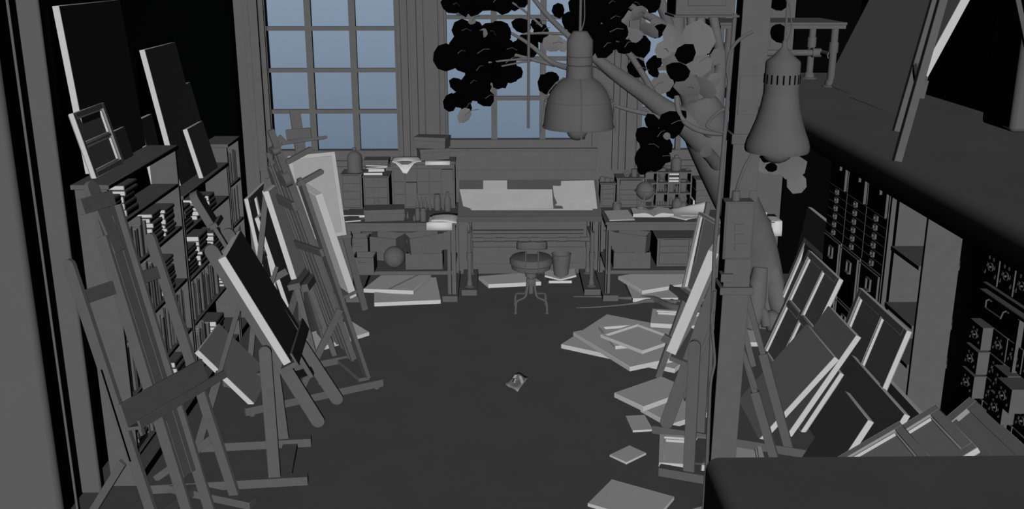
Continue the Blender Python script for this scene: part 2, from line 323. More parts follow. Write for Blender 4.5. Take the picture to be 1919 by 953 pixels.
# ---- things under the drafting table ----
def slab(name,label,cs,t=.04,cat='canvas',m=None,group=None):
    n=(V(cs[1])-V(cs[0])).cross(V(cs[3])-V(cs[0])).normalized()
    if n.dot(CAM-V(cs[0]))<0: n=-n
    o=MB().prism([V(c)-n*t/2 for c in cs],n*t/2).build(name,m or CANV,None,bevel=.003); return tag(o,label,cat,group)
P=aZ(1050,531,0); flatbook('book','closed book lying flat beneath the open book and the waste bin',(P.x,P.y+.1,0),.25,.2,.035,.0)
OB=thing('open_book','open book lying splayed under the waste bin','book',(P.x,P.y+.1,.036))
for s_,nm in ((-1,'page_block'),(1,'page_block')):
    MB().hexa([(0,-.12,0),(.165*s_,-.12,.045),(.165*s_,.12,.045),(0,.12,0),(0,-.12,.016),(.16*s_,-.12,.062),(.16*s_,.12,.062),(0,.12,.016)]).build(nm,PAGES,OB,world=False)
MB().hexa([(-.17,-.125,.041),(.0,-.125,-.0),(.0,.125,-.0),(-.17,.125,.041),(-.17,-.125,.045),(0,-.125,.003),(0,.125,.003),(-.17,.125,.045)]).hexa([(.17,-.125,.041),(.0,-.125,-.0),(.0,.125,-.0),(.17,.125,.041),(.17,-.125,.045),(0,-.125,.003),(0,.125,.003),(.17,.125,.045)]).build('cover',COVER,OB,world=False)
bn=aY(1051.5,517,P.y+.1)
WB=MB().lathe([(.07,0),(.076,.004),(.1,.235),(.106,.24),(.1,.243),(.094,.235),(.07,.012),(.001,.012)],(bn.x,P.y+.1,.056),24).build('waste_bin',CLAY); tag(WB,'tapered round waste bin standing on the open book','bin')
slab('stretched_canvas','flat white canvas lying on the floor under the drafting table',[(-.21,9.98,.042),(.3,10.1,.042),(.44,9.78,.042),(-.105,9.70,.042)],.042)
# ---- desks ----
def desk(name,label,x0,x1,yf,yb,ztop,zshelf,footx,legxs):
    T=thing(name,label,'desk',((x0+x1)/2,(yf+yb)/2,0))
    MB().box(x0,x1,yf,yb,ztop-.025,ztop).build('desktop',CLAY,T,bevel=.004)
    MB().box(x0+.015,x1-.015,yf+.012,yb,ztop-.085,ztop-.025).build('apron',CLAY,T,bevel=.003)
    s=MB(); s.box(x0+.03,x1-.03,yf+.06,yb-.03,zshelf-.04,zshelf); s.build('lower_shelf',CLAY,T,bevel=.008)
    MB().tube([(x0+.05,yb-.1,.53),(x1-.05,yb-.1,.53)],.03,12).build('back_rail',CLAY,T)
    for fx in footx: MB().box(fx[0],fx[1],yf-.03,yb-.05,0,.06).build('foot_block',CLAY,T,bevel=.004)
    for lx in legxs:
        for y in (yf+.03,yb-.14):
            MB().box(lx[0],lx[1],y,y+.07,.06,ztop-.085).build('leg',CLAY,T,bevel=.003)
    return T
YF=9.30
dl1=aY(856,417,YF).x; fx0,fx1=aZ(829.5,563,0).x,aZ(858,563,0).x
LD=desk('workbench','long left workbench with a lower shelf of open boxes',-1.52,dl1,YF,10.17,DZ,aY(700,508.5,YF+.06).z,[(fx0,fx1),(-1.5,-1.36)],[(aY(838,480,YF).x,aY(844.5,480,YF).x),(aY(846,480,YF).x,aY(854,480,YF).x),(-1.48,-1.43)])
ZS=aY(700,508.5,YF+.06).z
dr0=aY(1135,413,YF).x; gx0,gx1=aZ(1129.5,563,0).x,aZ(1158.5,563,0).x
RD=desk('workbench','right workbench with globe and pigeonhole shelf on top',dr0,2.68,YF,10.17,DZ,ZS,[(gx0,gx1),(2.45,2.6)],[(aY(1136,480,YF).x,aY(1138.5,480,YF).x),(aY(1140,480,YF).x,aY(1145.5,480,YF).x),(2.55,2.62)])
def dY(x,y): return aZ(x,y,DZ)
def bx(x0,x1,yt,yb,Y): return aY(x0,yb,Y).x,aY(x1,yb,Y).x,aY(x0,yb,Y).z,aY(x0,yt,Y).z
# left bench, back row of chests
Y=9.89
x0,x1,_,zt=bx(642,679.5,322,385,Y); CA=chest('drawer_chest','small three drawer chest under the bell jar','drawers',x0,x1,DZ,aY(660,326,Y).z,Y,.26,1,[1,1,1,1.1],'pair')
zt1=aY(660,326,Y).z
j=aZ(664,323.5,zt1); j=V((j.x,10.02,zt1))
BJ=thing('bell_jar','tall bell jar with a round knob on the small chest','jar',j)
r=pm(j,14.2); MB().lathe([(r*1.1,0),(r*1.12,.008),(r,.016),(r,.13),(r*.93,.165),(r*.72,.19),(r*.4,.206),(.012,.212)],(0,0,0),22).build('dome',CLAY,BJ,world=False)
MB().lathe([(.01,.205),(.01,.215),(.019,.225),(.021,.236),(.016,.248),(.001,.252)],(0,0,0),14).build('knob',CLAY,BJ,world=False)
x0,x1,_,_=bx(682.5,730,330,385,Y); zt2=aY(700,330,Y).z
chest('drawer_chest','three drawer card chest with label holders under the book stack','drawers',x0,x1,DZ,zt2,Y,.28,1,[1,1,1],'card')
cxm=(x0+x1)/2
z=zt2+.001; 
for k,(w_,d_,t_,rz,dx,lab) in enumerate([(.2,.2,.03,0,-.03,'white edged book, bottom of the stack on the card chest'),(.17,.16,.035,.03,.0,'thick white edged book, second from bottom on the card chest'),(.22,.18,.016,.22,-.01,'thin book lying askew in the stack on the card chest'),(.24,.17,.018,-.18,.02,'thin book crossing the askew one in the card chest stack')]):
    flatbook('book',lab,(cxm+dx,Y+.13,z),w_,d_,t_,rz,'stack of books on the card chest'); z+=t_+.0015
lidded('flat_box','flat grey box lying on top of the book stack',(cxm,Y+.14,z),.25,.2,.05,0,.5,over=.004)
MB_=MB()
x0,x1,_,_=bx(736.5,853,310,385,Y+.02); zt3=aY(800,303,Y).z
chest('apothecary_chest','wide chest of many small drawers at the right end of the left bench','drawers',x0,x1,DZ,zt3,Y+.02,.26,5,[.32,1,1,1],'one',opend=((2,1),(1,4)),top=.03)
# archive boxes on the chest
p=aY(810,304,Y+.14); lidded('archive_box','lidded box, lower of two stacked on the apothecary chest',(aY(812,300,Y+.15).x,Y+.16,zt3+.004),pm(p,55),.2,.115,.26,.3,over=.006)
lidded('archive_box','lidded box, upper of two stacked on the apothecary chest',(aY(810,270,Y+.15).x,Y+.16,zt3+.121),pm(p,60),.2,.115,-.24,.35,over=.006)
p0=aY(735,296,Y+.1)
def curlrow(xs,top,front,Y0,Y1,zt,droop): pass
rows=[]
for i in range(7):
    t=i/6; yy=Y+.2-.25*t
    rows.append([(aY(735+55*u,300,Y).x+.0,yy,zt3+.006+.012*math.sin(u*3.1)-max(0,(t-.55))*.30*(math.exp(-((u-.45)/.22)**2))+.02*(u-.5)**2) for u in [k/8 for k in range(9)]])
curl('paper_sheet','curled white sheet drooping over the left of the apothecary chest',rows)
rows=[[(aY(797+46*u,300,Y).x,yy,zt3+.003 if yy>Y-.0 else zt3-.028*((Y-yy)/.02)) for u in (0,.5,1)] for yy in (Y+.12,Y+.03,Y,Y-.015,Y-.02)]
curl('paper_sheet','white sheet folded over the front edge of the apothecary chest',rows)
# bench top items, left
def cup(label,x,y,h,r,name='brush_jar'):
    P=dY(x,y); P=aY(x,y,min(P.y,9.80)); T=thing(name,label,'jar',(P.x,P.y,DZ))
    MB().lathe([(r*.9,0),(r,.004),(r,h),(r*.9,h),(r*.88,.01),(.001,.01)],(0,0,0),14).build('jar_body',CLAY,T,world=False)
    for k in range(5):
        a=k*1.3; MB().tube([(r*.3*math.cos(a),r*.3*math.sin(a),.02),(r*.9*math.cos(a),r*.9*math.sin(a),h*1.45+.02*(k%3))],.003,6).lathe([(.003,0),(.006,.008),(.005,.02),(.001,.03)],(r*.9*math.cos(a),r*.9*math.sin(a),h*1.45+.02*(k%3)),8).build('brush',CLAY,T,world=False)
    return T
cup('small jar of brushes before the card chest on the left bench',706.5,387,.055,.033)
P=dY(716,416)
lidded('flat_box','long lidded flat box lying askew at the front of the left bench',(P.x+.01,P.y+.14,DZ),.38,.22,.115,.10,.35,over=.006)
P=dY(664,398); flatbook('book','large dark book with white page edge at the left bench back',(P.x+.02,9.62,DZ),.30,.22,.03,0)
P=dY(650,408); flatbook('book','open white edged book askew at the left bench front',(P.x+.03,9.42,DZ),.22,.18,.018,.3)
P=dY(680,402); o=MB().box(-.13,.13,-.02,.02,0,.008).build('ruler',CLAY); o.location=(P.x-.02,9.45,DZ); o.rotation_euler=(0,0,.55); tag(o,'flat wooden ruler slanting beside the long lidded box','ruler')
bott=[('slim bottle, left of three in the back row by the apothecary chest',765-613.5+631,392,46,7.2,'b'),]
def pxb(label,name,cx,ybase,ytop,rpx,kind,group=None):
    P=dY(cx,ybase); P=aY(cx,ybase,min(P.y,9.83)); r=pm(P,rpx); h=(ybase-ytop)*zc(P)/F/math.cos(PITCH)*1.0
    return jar(name,label,'bottle' if kind=='b' else 'jar',(P.x,P.y,DZ),bottle_prof(r,h) if kind=='b' else jar_prof(r,h),group)
s5=lambda x:630+x/5.017
t5=lambda y:240+y/5.017
for lab,nm,cx_,yb_,yt_,rp,kd in [
 ('slim bottle, leftmost of three behind the squat jars on left bench','glass_bottle',766,765,650,16,'b'),('slim bottle, middle of three behind the squat jars on left bench','glass_bottle',803,768,655,16,'b'),
 ('slim bottle, rightmost of three behind the squat jars on left bench','glass_bottle',841,768,650,16,'b'),('short bottle between the slim bottles and the ribbed jar','glass_bottle',884,768,688,13,'b'),
 ('wide ribbed jar with a screw lid on the left bench','storage_jar',953,768,622,34,'j'),('tiny bottle between the ribbed jar and the tall bottle','glass_bottle',1006,768,700,11,'b'),
 ('tall round shouldered bottle at the left bench right end','glass_bottle',1049,775,600,33,'b'),('squat jar, left of the two front jars on left bench','storage_jar',768,862,752,24,'j'),
 ('squat jar, right of the two front jars on left bench','storage_jar',820,872,752,30,'j'),('tiny vial nearest the long lidded box','paint_vial',602,848,793,10,'b'),
 ('tiny vial in the middle of the three on left bench','paint_vial',640,842,785,10,'b'),('tiny vial, rightmost of the three on left bench','paint_vial',672,848,783,10,'b'),('small cone stoppered vial beside the squat jars','paint_vial',735,870,812,13,'b')]:
    pxb(lab,nm,s5(cx_),t5(yb_),t5(yt_),rp/5.017,kd)
# paper stack and overhanging sheet
x0=s5(865);x1=s5(1135)
for k,(xa,xb,z_,lab) in enumerate([(868,1128,.004,'lowest white sheet of the curled pile at the left bench corner'),(895,1135,.016,'curled white sheet on top of the pile at the left bench corner')]):
    rows=[[(aY(s5(xa+(xb-xa)*u),405,YF+.05).x,yy,DZ+z_+.012*k*math.sin(u*3)+(.02*(.5-u) if yy<YF+.06 else 0)*k-(.008 if yy<YF-.005 else 0)*k) for u in (0,.2,.4,.6,.8,1)] for yy in (YF+.3,YF+.2,YF+.1,YF+.03,YF-.015)]
    curl('paper_sheet',lab,rows)
rows=[[(aY(s5(850+240*u),420,YF).x,yy,zz) for u in (0,.5,1)] for yy,zz in ((YF+.05,DZ+.002),(YF-.006,DZ+.002),(YF-.012,DZ-.02),(YF-.013,DZ-.068))]
curl('paper_sheet','white sheet hanging over the front edge of the left bench',rows)
# boxes on the lower shelf, left bench
def sY(x,y): return aZ(x,y,ZS)
P=sY(682,511); openbox('open_box','small open box with a hand hole, front left on the left bench shelf',(P.x,P.y+.1,ZS),pm(P,40),.22,pm(P,30),-.03)
P=sY(672,500); openbox('open_box','open box with a hand hole behind the front left one',(P.x-.01,P.y+.23,ZS),pm(P,36),.2,.26,-.03)
P=sY(720,496); openbox('open_box','long open box turned askew behind the ball',(P.x,9.86,ZS),.34,.26,.24,-.35,hole=False)
P=sY(738,506); rb=pm(P,20.6)
BL=thing('studio_ball','large smooth ball with a round patch on the left bench shelf','ball',(P.x,P.y+rb*.9,ZS)); MB().ball((0,0,rb),rb,26).build('ball_body',CLAY,BL,world=False)
ax=V((.05,-.93,-.25)).normalized(); MB().lathe([(rb*.55,rb*.82),(rb*.55,rb*.86),(rb*.5,rb*.875),(rb*.3,rb*.96),(.001,rb*1.005)],(0,0,rb),22,ax).build('patch',CLAY,BL,world=False)
P=sY(795,505); w_=pm(P,69)
openbox('open_box','wide open box, lower of two at the right of the left bench shelf',(P.x,P.y+.14,ZS),w_,.26,pm(P,31),0,hole=False)
hb_=pm(P,31)
openbox('open_box','open box with a finger hole tilted on top of the wide box',(P.x+.01,P.y+.13,ZS+hb_+.006),w_*.98,.24,pm(P,32),.1,hole=False,holeside=True,rot=MX.Rotation(-.085,4,'Y').to_quaternion()@MX.Rotation(.34,4,'Z').to_quaternion())
# right bench lower shelf
P=sY(1184,503); w_=pm(P,69); hb_=pm(P,31)
openbox('open_box','wide open box, lower of two on the right bench shelf',(P.x,P.y+.13,ZS),w_,.25,hb_,0,hole=False)
openbox('open_box','open box leaning askew on the lower box, right bench shelf',(P.x+.0,P.y+.12,ZS+hb_+.006),w_*.92,.22,pm(P,33),0,hole=False,holeside=True,rot=MX.Rotation(.05,4,'Y').to_quaternion()@MX.Rotation(-.36,4,'Z').to_quaternion())
Yc=9.5; x0=aY(1230,505,Yc).x
chest('drawer_cabinet','squat cabinet of knobbed drawers under the right bench','drawers',x0,x0+.62,ZS,aY(1250,446,Yc).z,Yc,.5,2,[1,1,1.8],'pair',rim=.02)
# right bench top
k6=lambda x:1120+x/5.955
l6=lambda y:280+y/5.955
Y=9.92
x0,x1=aY(1125,380,Y).x,aY(1152.5,380,Y).x
chest('drawer_chest','tiny drawer chest at the left end of the right bench','drawers',x0,x1,DZ,aY(1140,343,Y).z,Y,.2,1,[1,1,1,1.6],'pair')
zt_=aY(1140,343,Y).z
for k,(dx,r_) in enumerate(((-.05,.03),(.0,.035),(.05,.02))): tag(MB().lathe([(r_,0),(r_,.03),(r_*.6,.05-.01*k),(.001,.055-.01*k)],((x0+x1)/2+dx,Y+.1,zt_),9).build('plaster_fragment',CLAY),['rough lump on the tiny chest, left of three','rough lump on the tiny chest, middle of three','small rough lump on the tiny chest, right of three'][k],'ornament')
x0,x1=aY(1155,385,Y).x,aY(1206,385,Y).x; ztc=aY(1180,333.5,Y).z
chest('drawer_chest','wide low chest of shallow drawers behind the globe','drawers',x0,x1,DZ,ztc,Y,.24,1,[1,1,1,1,1],'one',rim=.025,opend=((0,0),))
P=V((aY(k6(322),l6(300),Y+.08).x,Y+.08,ztc+.001)); rr=pm(P,6.2)
tag(MB().tube([(P.x+rr*.78*math.cos(a),P.y,P.z+rr+rr*.78*math.sin(a)) for a in [2*math.pi*i/20 for i in range(21)]],rr*.22,8).lathe([(rr*.45,-.006),(rr*.45,.006)],(P.x,P.y+.004,P.z+rr),12,(0,1,0)).box(P.x-.02,P.x+.02,P.y-.015,P.y+.02,P.z-.0,P.z+.012).build('desk_clock',CLAY),'small round clock standing on the wide low chest','clock')
for cxx,rp,tp,lab in ((405,34,230,'straight jar beside the round clock on the low chest'),(490,33,262,'short straight jar at the right end of the low chest')):
    P=V((aY(k6(cxx),l6(310),Y+.08).x,Y+.08,ztc)); r_=pm(P,rp/5.955); h_=(l6(315)-l6(tp))*zc(P)/F; jar('storage_jar',lab,'jar',P,[(r_*.95,0),(r_,.004),(r_,h_*.8),(r_*.9,h_*.84),(r_*.9,h_*.88),(r_,h_*.9),(r_,h_),(.001,h_)])
cup('jar of brushes at the front left of the right bench',k6(213),l6(655),.075,.045)
# globe
P=dY(k6(560),l6(652)); G=thing('desk_globe','desk globe with a horizon ring on the right bench','globe',(aY(1207.3,400,min(P.y,9.72)).x,min(P.y,9.72),DZ)); P.y=min(P.y,9.72); gr=pm(P,17.2); gz=aY(1207,357,P.y).z-DZ
MB().ball((0,0,gz),gr,26).build('sphere',CLAY,G,world=False)
MB().lathe([(gr*1.0,-.006),(gr*1.15,-.006),(gr*1.15,.006),(gr*1.0,.006)],(0,0,gz),30).build('horizon_ring',CLAY,G,world=False)
b=MB()
for a in (.3,2.4,4.5): b.tube([(gr*1.08*math.cos(a),gr*1.08*math.sin(a),gz),(gr*.9*math.cos(a),gr*.9*math.sin(a),gz*.3),(gr*1.0*math.cos(a),gr*1.0*math.sin(a),0.004)],.008,8)
b.tube([(gr*.9*math.cos(a),gr*.9*math.sin(a),.04) for a in [2*math.pi*i/16 for i in range(17)]],.006,6).build('stand',CLAY,G,world=False)
# pigeonhole shelf
Y=9.92; x0,x1=aY(k6(530),l6(600),Y).x,aY(k6(1042),l6(600),Y).x; z1=aY(k6(800),l6(248),Y).z
zr_=[DZ]+[aY(k6(800),l6(y),Y).z for y in (488,372,254)]
PH=thing('pigeonhole_shelf','open pigeonhole shelf with four columns on the right bench','shelf',((x0+x1)/2,Y,DZ))
xs_=[aY(k6(x),l6(400),Y).x for x in (530,655,782,908,1036)]
b=MB(); b.box(x0,x1,Y+.19,Y+.2,DZ,z1); b.build('back_panel',CLAY,PH)
for X in xs_: MB().box(X,X+.012,Y,Y+.19,DZ,z1).build('upright',CLAY,PH)
for z_ in zr_: MB().box(x0,xs_[-1]+.012,Y,Y+.19,z_ if z_==DZ else z_-.012,z_+.012 if z_==DZ else z_).build('shelf_board',CLAY,PH)
cw=xs_[1]-xs_[0]
def cell(c,r): return (xs_[c]+xs_[c+1])/2+.006, Y+.09, zr_[r]+(.0125 if r==0 else .0005)
X,yy,z_=cell(1,2); jar('small_bowl','footed bowl in the top row of the pigeonholes','bowl',(X,yy,z_),[(.03,0),(.03,.01),(.015,.02),(.04,.05),(.045,.085),(.035,.06),(.001,.03)])
X,yy,z_=cell(2,2)
for k in range(3): flatbook('book',['white edged book, bottom of three in a top row pigeonhole','white edged book, middle of three in a top row pigeonhole','book lying aslant on two others in a pigeonhole'][k],(X,yy,z_+.03*k+(.012 if k==2 else 0)),.12,.14,.026,0)
bpy.context.view_layer.objects.active=None
X,yy,z_=cell(1,1)
for k in range(5):
    o=MB().tube([(X-.06+.027*k,yy-.03,z_+.006),(X-.06+.03*k,yy+.04,z_+.1+.01*(k%2))],.011,8).build('paint_tube',CLAY); tag(o,ORD[k]+' tube from the left leaning in the middle row pigeonhole','tube')
X,yy,z_=cell(2,1); jar('storage_jar','wide jar in the middle row of pigeonholes','jar',(X-.02,yy,z_),jar_prof(.042,.1)); jar('glass_bottle','narrow bottle beside the wide jar in the pigeonholes','bottle',(X+.045,yy-.03,z_),bottle_prof(.018,.085))
X,yy,z_=cell(3,1); jar('storage_jar','tall jar in the right pigeonhole of the middle row','jar',(X-.01,yy,z_),jar_prof(.042,.125))
X,yy,z_=cell(1,0)
for k in range(5): jar('paint_pot',ORD[k]+' little pot from the left in the bottom row second pigeonhole','jar',(X-.052+.026*k,yy-.05,z_),[(.012,0),(.012,.03+.008*(k%2)),(.009,.034+.008*(k%2)),(.001,.036+.008*(k%2))],seg=8)
X,yy,z_=cell(2,0)
for k in range(4): jar('paint_pot',ORD[k]+' little pot from the left in the bottom row third pigeonhole','jar',(X-.045+.03*k,yy-.03,z_),[(.014,0),(.014,.05-.01*(k%2)+.02*(k==1)),(.01,.06+.02*(k==1)),(.001,.062+.02*(k==1))],seg=8)
P=dY(k6(885),l6(628)); P=aY(k6(885),l6(628),min(P.y,9.8)); jar('round_jar','round bellied jar standing before the pigeonholes','jar',(P.x,P.y,DZ),[(.03,0),(.05,.02),(.056,.055),(.045,.09),(.025,.105),(.025,.12),(.03,.125),(.001,.125)])
X,yy,z_=cell(3,0)
cup('jar of brushes and pens before the right pigeonhole',k6(950),l6(615),.07,.038)
P=V((aY(k6(878),300,Y+.09).x,Y+.09,z1)); jar('glass_bottle','wide shouldered jar standing on top of the pigeonholes','jar',P,[(.05,0),(.053,.006),(.053,.1),(.04,.125),(.025,.13),(.025,.15),(.02,.155),(.001,.155)])
P=V((aY(k6(715),300,Y+.09).x,Y+.09,z1)); tag(MB().lathe([(.05,0),(.05,.012),(.045,.018),(.045,.024),(.001,.024)],P,16).build('tin_lid',CLAY),'low round tin on top of the pigeonholes','tin')
P=V((aY(k6(590),300,Y+.09).x,Y+.09,z1)); tag(MB().box(P.x-.05,P.x+.05,P.y-.05,P.y+.06,P.z,P.z+.018).build('small_case',CLAY,bevel=.004),'thin case lying at the left on the pigeonholes','case')
P=V((aY(k6(1010),300,Y+.09).x,Y+.09,z1)); tag(MB().lathe([(.025,0),(.03,.008),(.018,.02),(.001,.026)],P,10).build('door_knob',CLAY),'small rounded knob at the right on the pigeonholes','ornament')
# boxes right of the pigeonholes
Y=9.8; x0=aY(k6(1092),l6(620),Y).x; zb=aY(1310,l6(464),Y).z
openbox('document_box','open fronted document box at the right of the pigeonholes',(x0+.2,Y+.12,DZ),.4,.24,zb-DZ,0,lowfront=.05,hole=False)
lidded('archive_box','lidded box on top of the document box',(x0+.18,Y+.13,zb+.002),.36,.22,.11,0,.3,over=.004)
o=MB().box(-.008,.008,-.09,.09,0,.105).build('book',PAGES); o.location=(aY(k6(1070),l6(576),Y-.02).x,Y+.05,DZ); tag(o,'thin white booklet standing beside the document box','book')
P=dY(k6(1206),l6(645)); jar('glass_bottle','tiny bottle standing before the document box','bottle',(P.x,P.y,DZ),bottle_prof(.016,.06))
# books and papers at the front of the right bench
P=[aZ(k6(x),l6(y),DZ+.012) for x,y in ((72,680),(335,668),(415,776),(132,784))]
n_=V((0,0,.006)); o=MB().prism([q-n_ for q in P],n_*.6).build('sketch_pad',PAPER if 0 else SHEET); tag(o,'closed pale sketch pad lying at the right bench front','pad')
MB().prism([q-V((0,0,.0108)) for q in P],n_*.2).build('back_cover',COVER,o)
OB=thing('open_book','thick open book lying on the right bench','book',aZ(k6(603),l6(725),DZ))
for s_ in (-1,1):
    rows=[]
    for j in range(2):
        yy=(-.12,.13)[j]; rows.append([(s_*.2*u*(1-.06*j),yy+.01*u,.010+.045*math.sin(min(1,u*1.5)*math.pi*.6)*(1-u*.45)) for u in [i/7 for i in range(8)]])
    lo_=[[(p[0],p[1],.003) for p in r_] for r_ in rows]
    mb=MB().grid(rows).grid(lo_); 
    for r_,l_ in zip(rows,lo_): mb.grid([r_,l_],False)
    mb.grid([[rows[0][-1],rows[1][-1]],[lo_[0][-1],lo_[1][-1]]],False); mb.build('page_block',SHEET,OB,world=False)
MB().box(-.21,.21,-.125,.14,0,.003).build('cover',COVER,OB,world=False)
def curlp(label,pts,zf):
    rows=[[aZ(k6(x),l6(y),DZ+zf(i,j)) for j,(x,y) in enumerate(r_)] for i,r_ in enumerate(pts)]
    return curl('paper_sheet',label,rows)
def lerp(a,b,t): return (a[0]+(b[0]-a[0])*t,a[1]+(b[1]-a[1])*t)
def patch(label,c,zf,n_=7):
    A,B,C_,D=c; rows=[]
    for i in range(n_+1):
        r_=[]
        for j in range(n_+1):
            x,y=lerp(lerp(A,B,j/n_),lerp(D,C_,j/n_),i/n_); r_.append(V(aZ(k6(x),l6(y),DZ))+V((0,0,zf(j/n_,i/n_))))
        rows.append(r_)
    return curl('paper_sheet',label,rows)
Yq=YF
def flatsheet(label,X0,Y0,w_,l_,rz,f_):
    rows=[]; c,s=math.cos(rz),math.sin(rz)
    for i in range(9):
        r_=[]
        for j in range(9):
            u,v=j/8,i/8; x=(u-.5)*w_; y=(v-.5)*l_; X=X0+x*c-y*s; Yy=Y0+x*s+y*c; z_=DZ+f_(u,v)
            if Yy<YF-.004: z_-= (YF-Yy)*1.5; Yy=YF-.004-(YF-Yy)*.35
            r_.append((X,Yy,z_))
        rows.append(r_)
    return curl('paper_sheet',label,rows)
cx_=aZ(k6(955),l6(730),DZ)
flatsheet('white sheet with a corner drooping over the right bench edge',cx_.x,cx_.y-.04,.34,.3,.75,lambda u,v:.004+.012*math.sin(u*4+1))
flatsheet('white sheet rolled up at its back edge on the right bench',cx_.x+.06,cx_.y+.05,.36,.3,-.12,lambda u,v:.012+.10*u*max(0,v-.5)**1.2*2)
flatsheet('white sheet hanging over the right bench edge near the canvas',cx_.x+.18,YF+.02,.12,.2,.05,lambda u,v:.012)
rows=[[(aY(1447+20*u,405,YF).x,YF-.012+.3*(1-s_),DZ+zz) for u in (0,.5,1)] for s_,zz in ((0,.004),(.4,.004),(.8,.004),(.95,.003),(1,-.08),(1,-.14))]
curl('paper_sheet','white sheet hanging off the far right end of the right bench',rows)
tag(MB().tube([(2.43,9.55,DZ+.07),(2.66,9.55,DZ+.07)],.018,12).build('paper_roll',PAPER),'thin paper roll behind the hanging sheet, far right of the bench','paper')
bpy.data.objects['paper_roll'].location.z=DZ
# ================= canvases =================
def canvas(name,label,cs,t=.04,back=False,bars=(),hbars=(),bw_=.05,mat_=None,cat='canvas',group=None,lip=True,face=None,wood=None):  # wood: bar and cloth tone, darkened for the shade of the back
    """cs = TL,TR,BR,BL of the face towards the room. back=True shows the stretcher frame side."""
    TLc,TRc,BRc,BLc=[V(c) for c in cs]; ex=(TRc-TLc).normalized(); ey=(TLc-BLc); ey=(ey-ex*ey.dot(ex)).normalized(); n=ex.cross(ey)
    if n.dot(CAM-TLc)<0: ex=-ex; TLc,TRc,BRc,BLc=TRc,TLc,BLc,BRc; n=ex.cross(ey)
    W=((TRc-TLc).length+(BRc-BLc).length)/2; Hh=((TLc-BLc).length+(TRc-BRc).length)/2
    R=MX((ex,ey,n)).transposed(); mid=(BLc+BRc)/2-n*(t/2)
    m=mat_ or CANV
    if not back:
        mb=MB().box(-W/2,W/2,0,Hh,-t/2,t/2); ob=bpy.data.objects.new(name,mb.mesh(name,m)); COL.objects.link(ob)
        bv=ob.modifiers.new('bevel','BEVEL'); bv.width=.003; bv.segments=2
        T=ob
        if face is not None: MB().box(-W/2+.003,W/2-.003,.003,Hh-.003,t/2+.0003,t/2+.0013).build('shade_face',face,T,world=False)  # thin sheet carrying the shade of the leaning face as colour
        tag(T,label,cat,group); T.location=mid; T.rotation_mode='QUATERNION'; T.rotation_quaternion=R.to_quaternion(); return T
    T=thing(name,label,cat,mid,0,group,R.to_quaternion())
    wm_=wood or m  # shade of a leaning back put into the bar and cloth colour
    MB().box(-W/2+.004,W/2-.004,.004,Hh-.004,-t/2,-t/2+.006).build('cloth',wm_,T,world=False)
    def fb(x0,x1,y0,y1,nm='stretcher_bar',z1=t/2,mm=None):
        MB().box(x0,x1,y0,y1,-t/2+.0065,z1).build(nm,mm or wm_,T,world=False,bevel=.0015)
    e_=.003; hw=.022 if W>.55 else .008
    fb(-W/2+e_,-W/2+bw_,e_,Hh-e_); fb(W/2-bw_,W/2-e_,e_,Hh-e_); fb(-W/2+bw_,W/2-bw_,e_,bw_); fb(-W/2+bw_,W/2-bw_,Hh-bw_,Hh-e_)
    for a_ in ((-W/2,-W/2+e_-.0003,0,Hh),(W/2-e_+.0003,W/2,0,Hh),(-W/2+e_,W/2-e_,0,e_-.0003),(-W/2+e_,W/2-e_,Hh-e_+.0003,Hh)): fb(*a_,nm='wrapped_edge',z1=t/2-.001,mm=m)
    xe=[-W/2+bw_]+[c for f_ in bars for c in (-W/2+W*f_-hw,-W/2+W*f_+hw)]+[W/2-bw_]
    ye=[bw_]+[c for f_ in hbars for c in (Hh*f_-hw,Hh*f_+hw)]+[Hh-bw_]
    for f_ in bars: fb(-W/2+W*f_-hw,-W/2+W*f_+hw,bw_,Hh-bw_,'cross_bar',t/2-.008)
    for f_ in hbars:
        for i in range(0,len(xe),2): fb(xe[i],xe[i+1],Hh*f_-hw,Hh*f_+hw,'cross_bar',t/2-.008)
    if lip:
        l=.012; z1=t/2-.014
        for i in range(0,len(xe),2):
            for j in range(0,len(ye),2):
                x0,x1,y0,y1=xe[i],xe[i+1],ye[j],ye[j+1]
                for a_ in ((x0,x0+l,y0,y1),(x1-l,x1,y0,y1),(x0+l,x1-l,y0,y0+l),(x0+l,x1-l,y1-l,y1)): fb(*a_,nm='inner_lip',z1=z1,mm=m)  # lips stay pale on darkened backs, for the lit inner bar sides
    return T
def leanc(name,label,xb,y0,y1,zb,h,nz,side,far=1.0,**k):
    # far moves the canvas along the line of sight from the room's viewpoint, its foot staying on the floor
    s=math.sqrt(1-nz*nz); xt=xb-side*nz*h; zt=zb+s*h
    if far!=1.0:
        xt,y0,y1,zt=xt*far,y0*far,y1*far,H+(zt-H)*far; h=(zt-zb)/s; xb=xt+side*nz*h
    return canvas(name,label,[(xt,y0,zt),(xt,y1,zt),(xb,y1,zb),(xb,y0,zb)],**k)
sc='stretched_canvas'; rc='canvas_back'
# on top of the bookcases, left
leanc(sc,'tall shade-darkened canvas leaning on the wall atop the near bookcase',-2.485,6.02,7.0,1.962,1.0,.075,1,face=DARKF)
leanc(rc,'small stretcher seen from behind, atop the near bookcase front corner',-2.405,5.885,6.36,1.962,.40,.23,1,back=True,hbars=(.5,),t=.035,bw_=.032,wood=SHADEBK)
leanc(sc,'tiny dark canvas tucked behind the small stretcher on the near bookcase',-2.44,6.40,6.62,1.962,.2,.2,1,t=.025,face=DARKF)
leanc(sc,'dark canvas standing behind the near bookcase top, beside the tall narrow one',-2.47,7.08,7.33,1.592,.55,.12,1,t=.03,face=DARKF)
leanc(sc,'tall narrow dark canvas standing on the lower bookcase',-2.385,7.36,8.08,1.592,1.02,.165,1,face=DARKF)
leanc(sc,'dark canvas half hidden by the tall narrow one on the lower bookcase',-2.40,8.11,8.29,1.592,.68,.19,1,t=.035,face=DARKF)
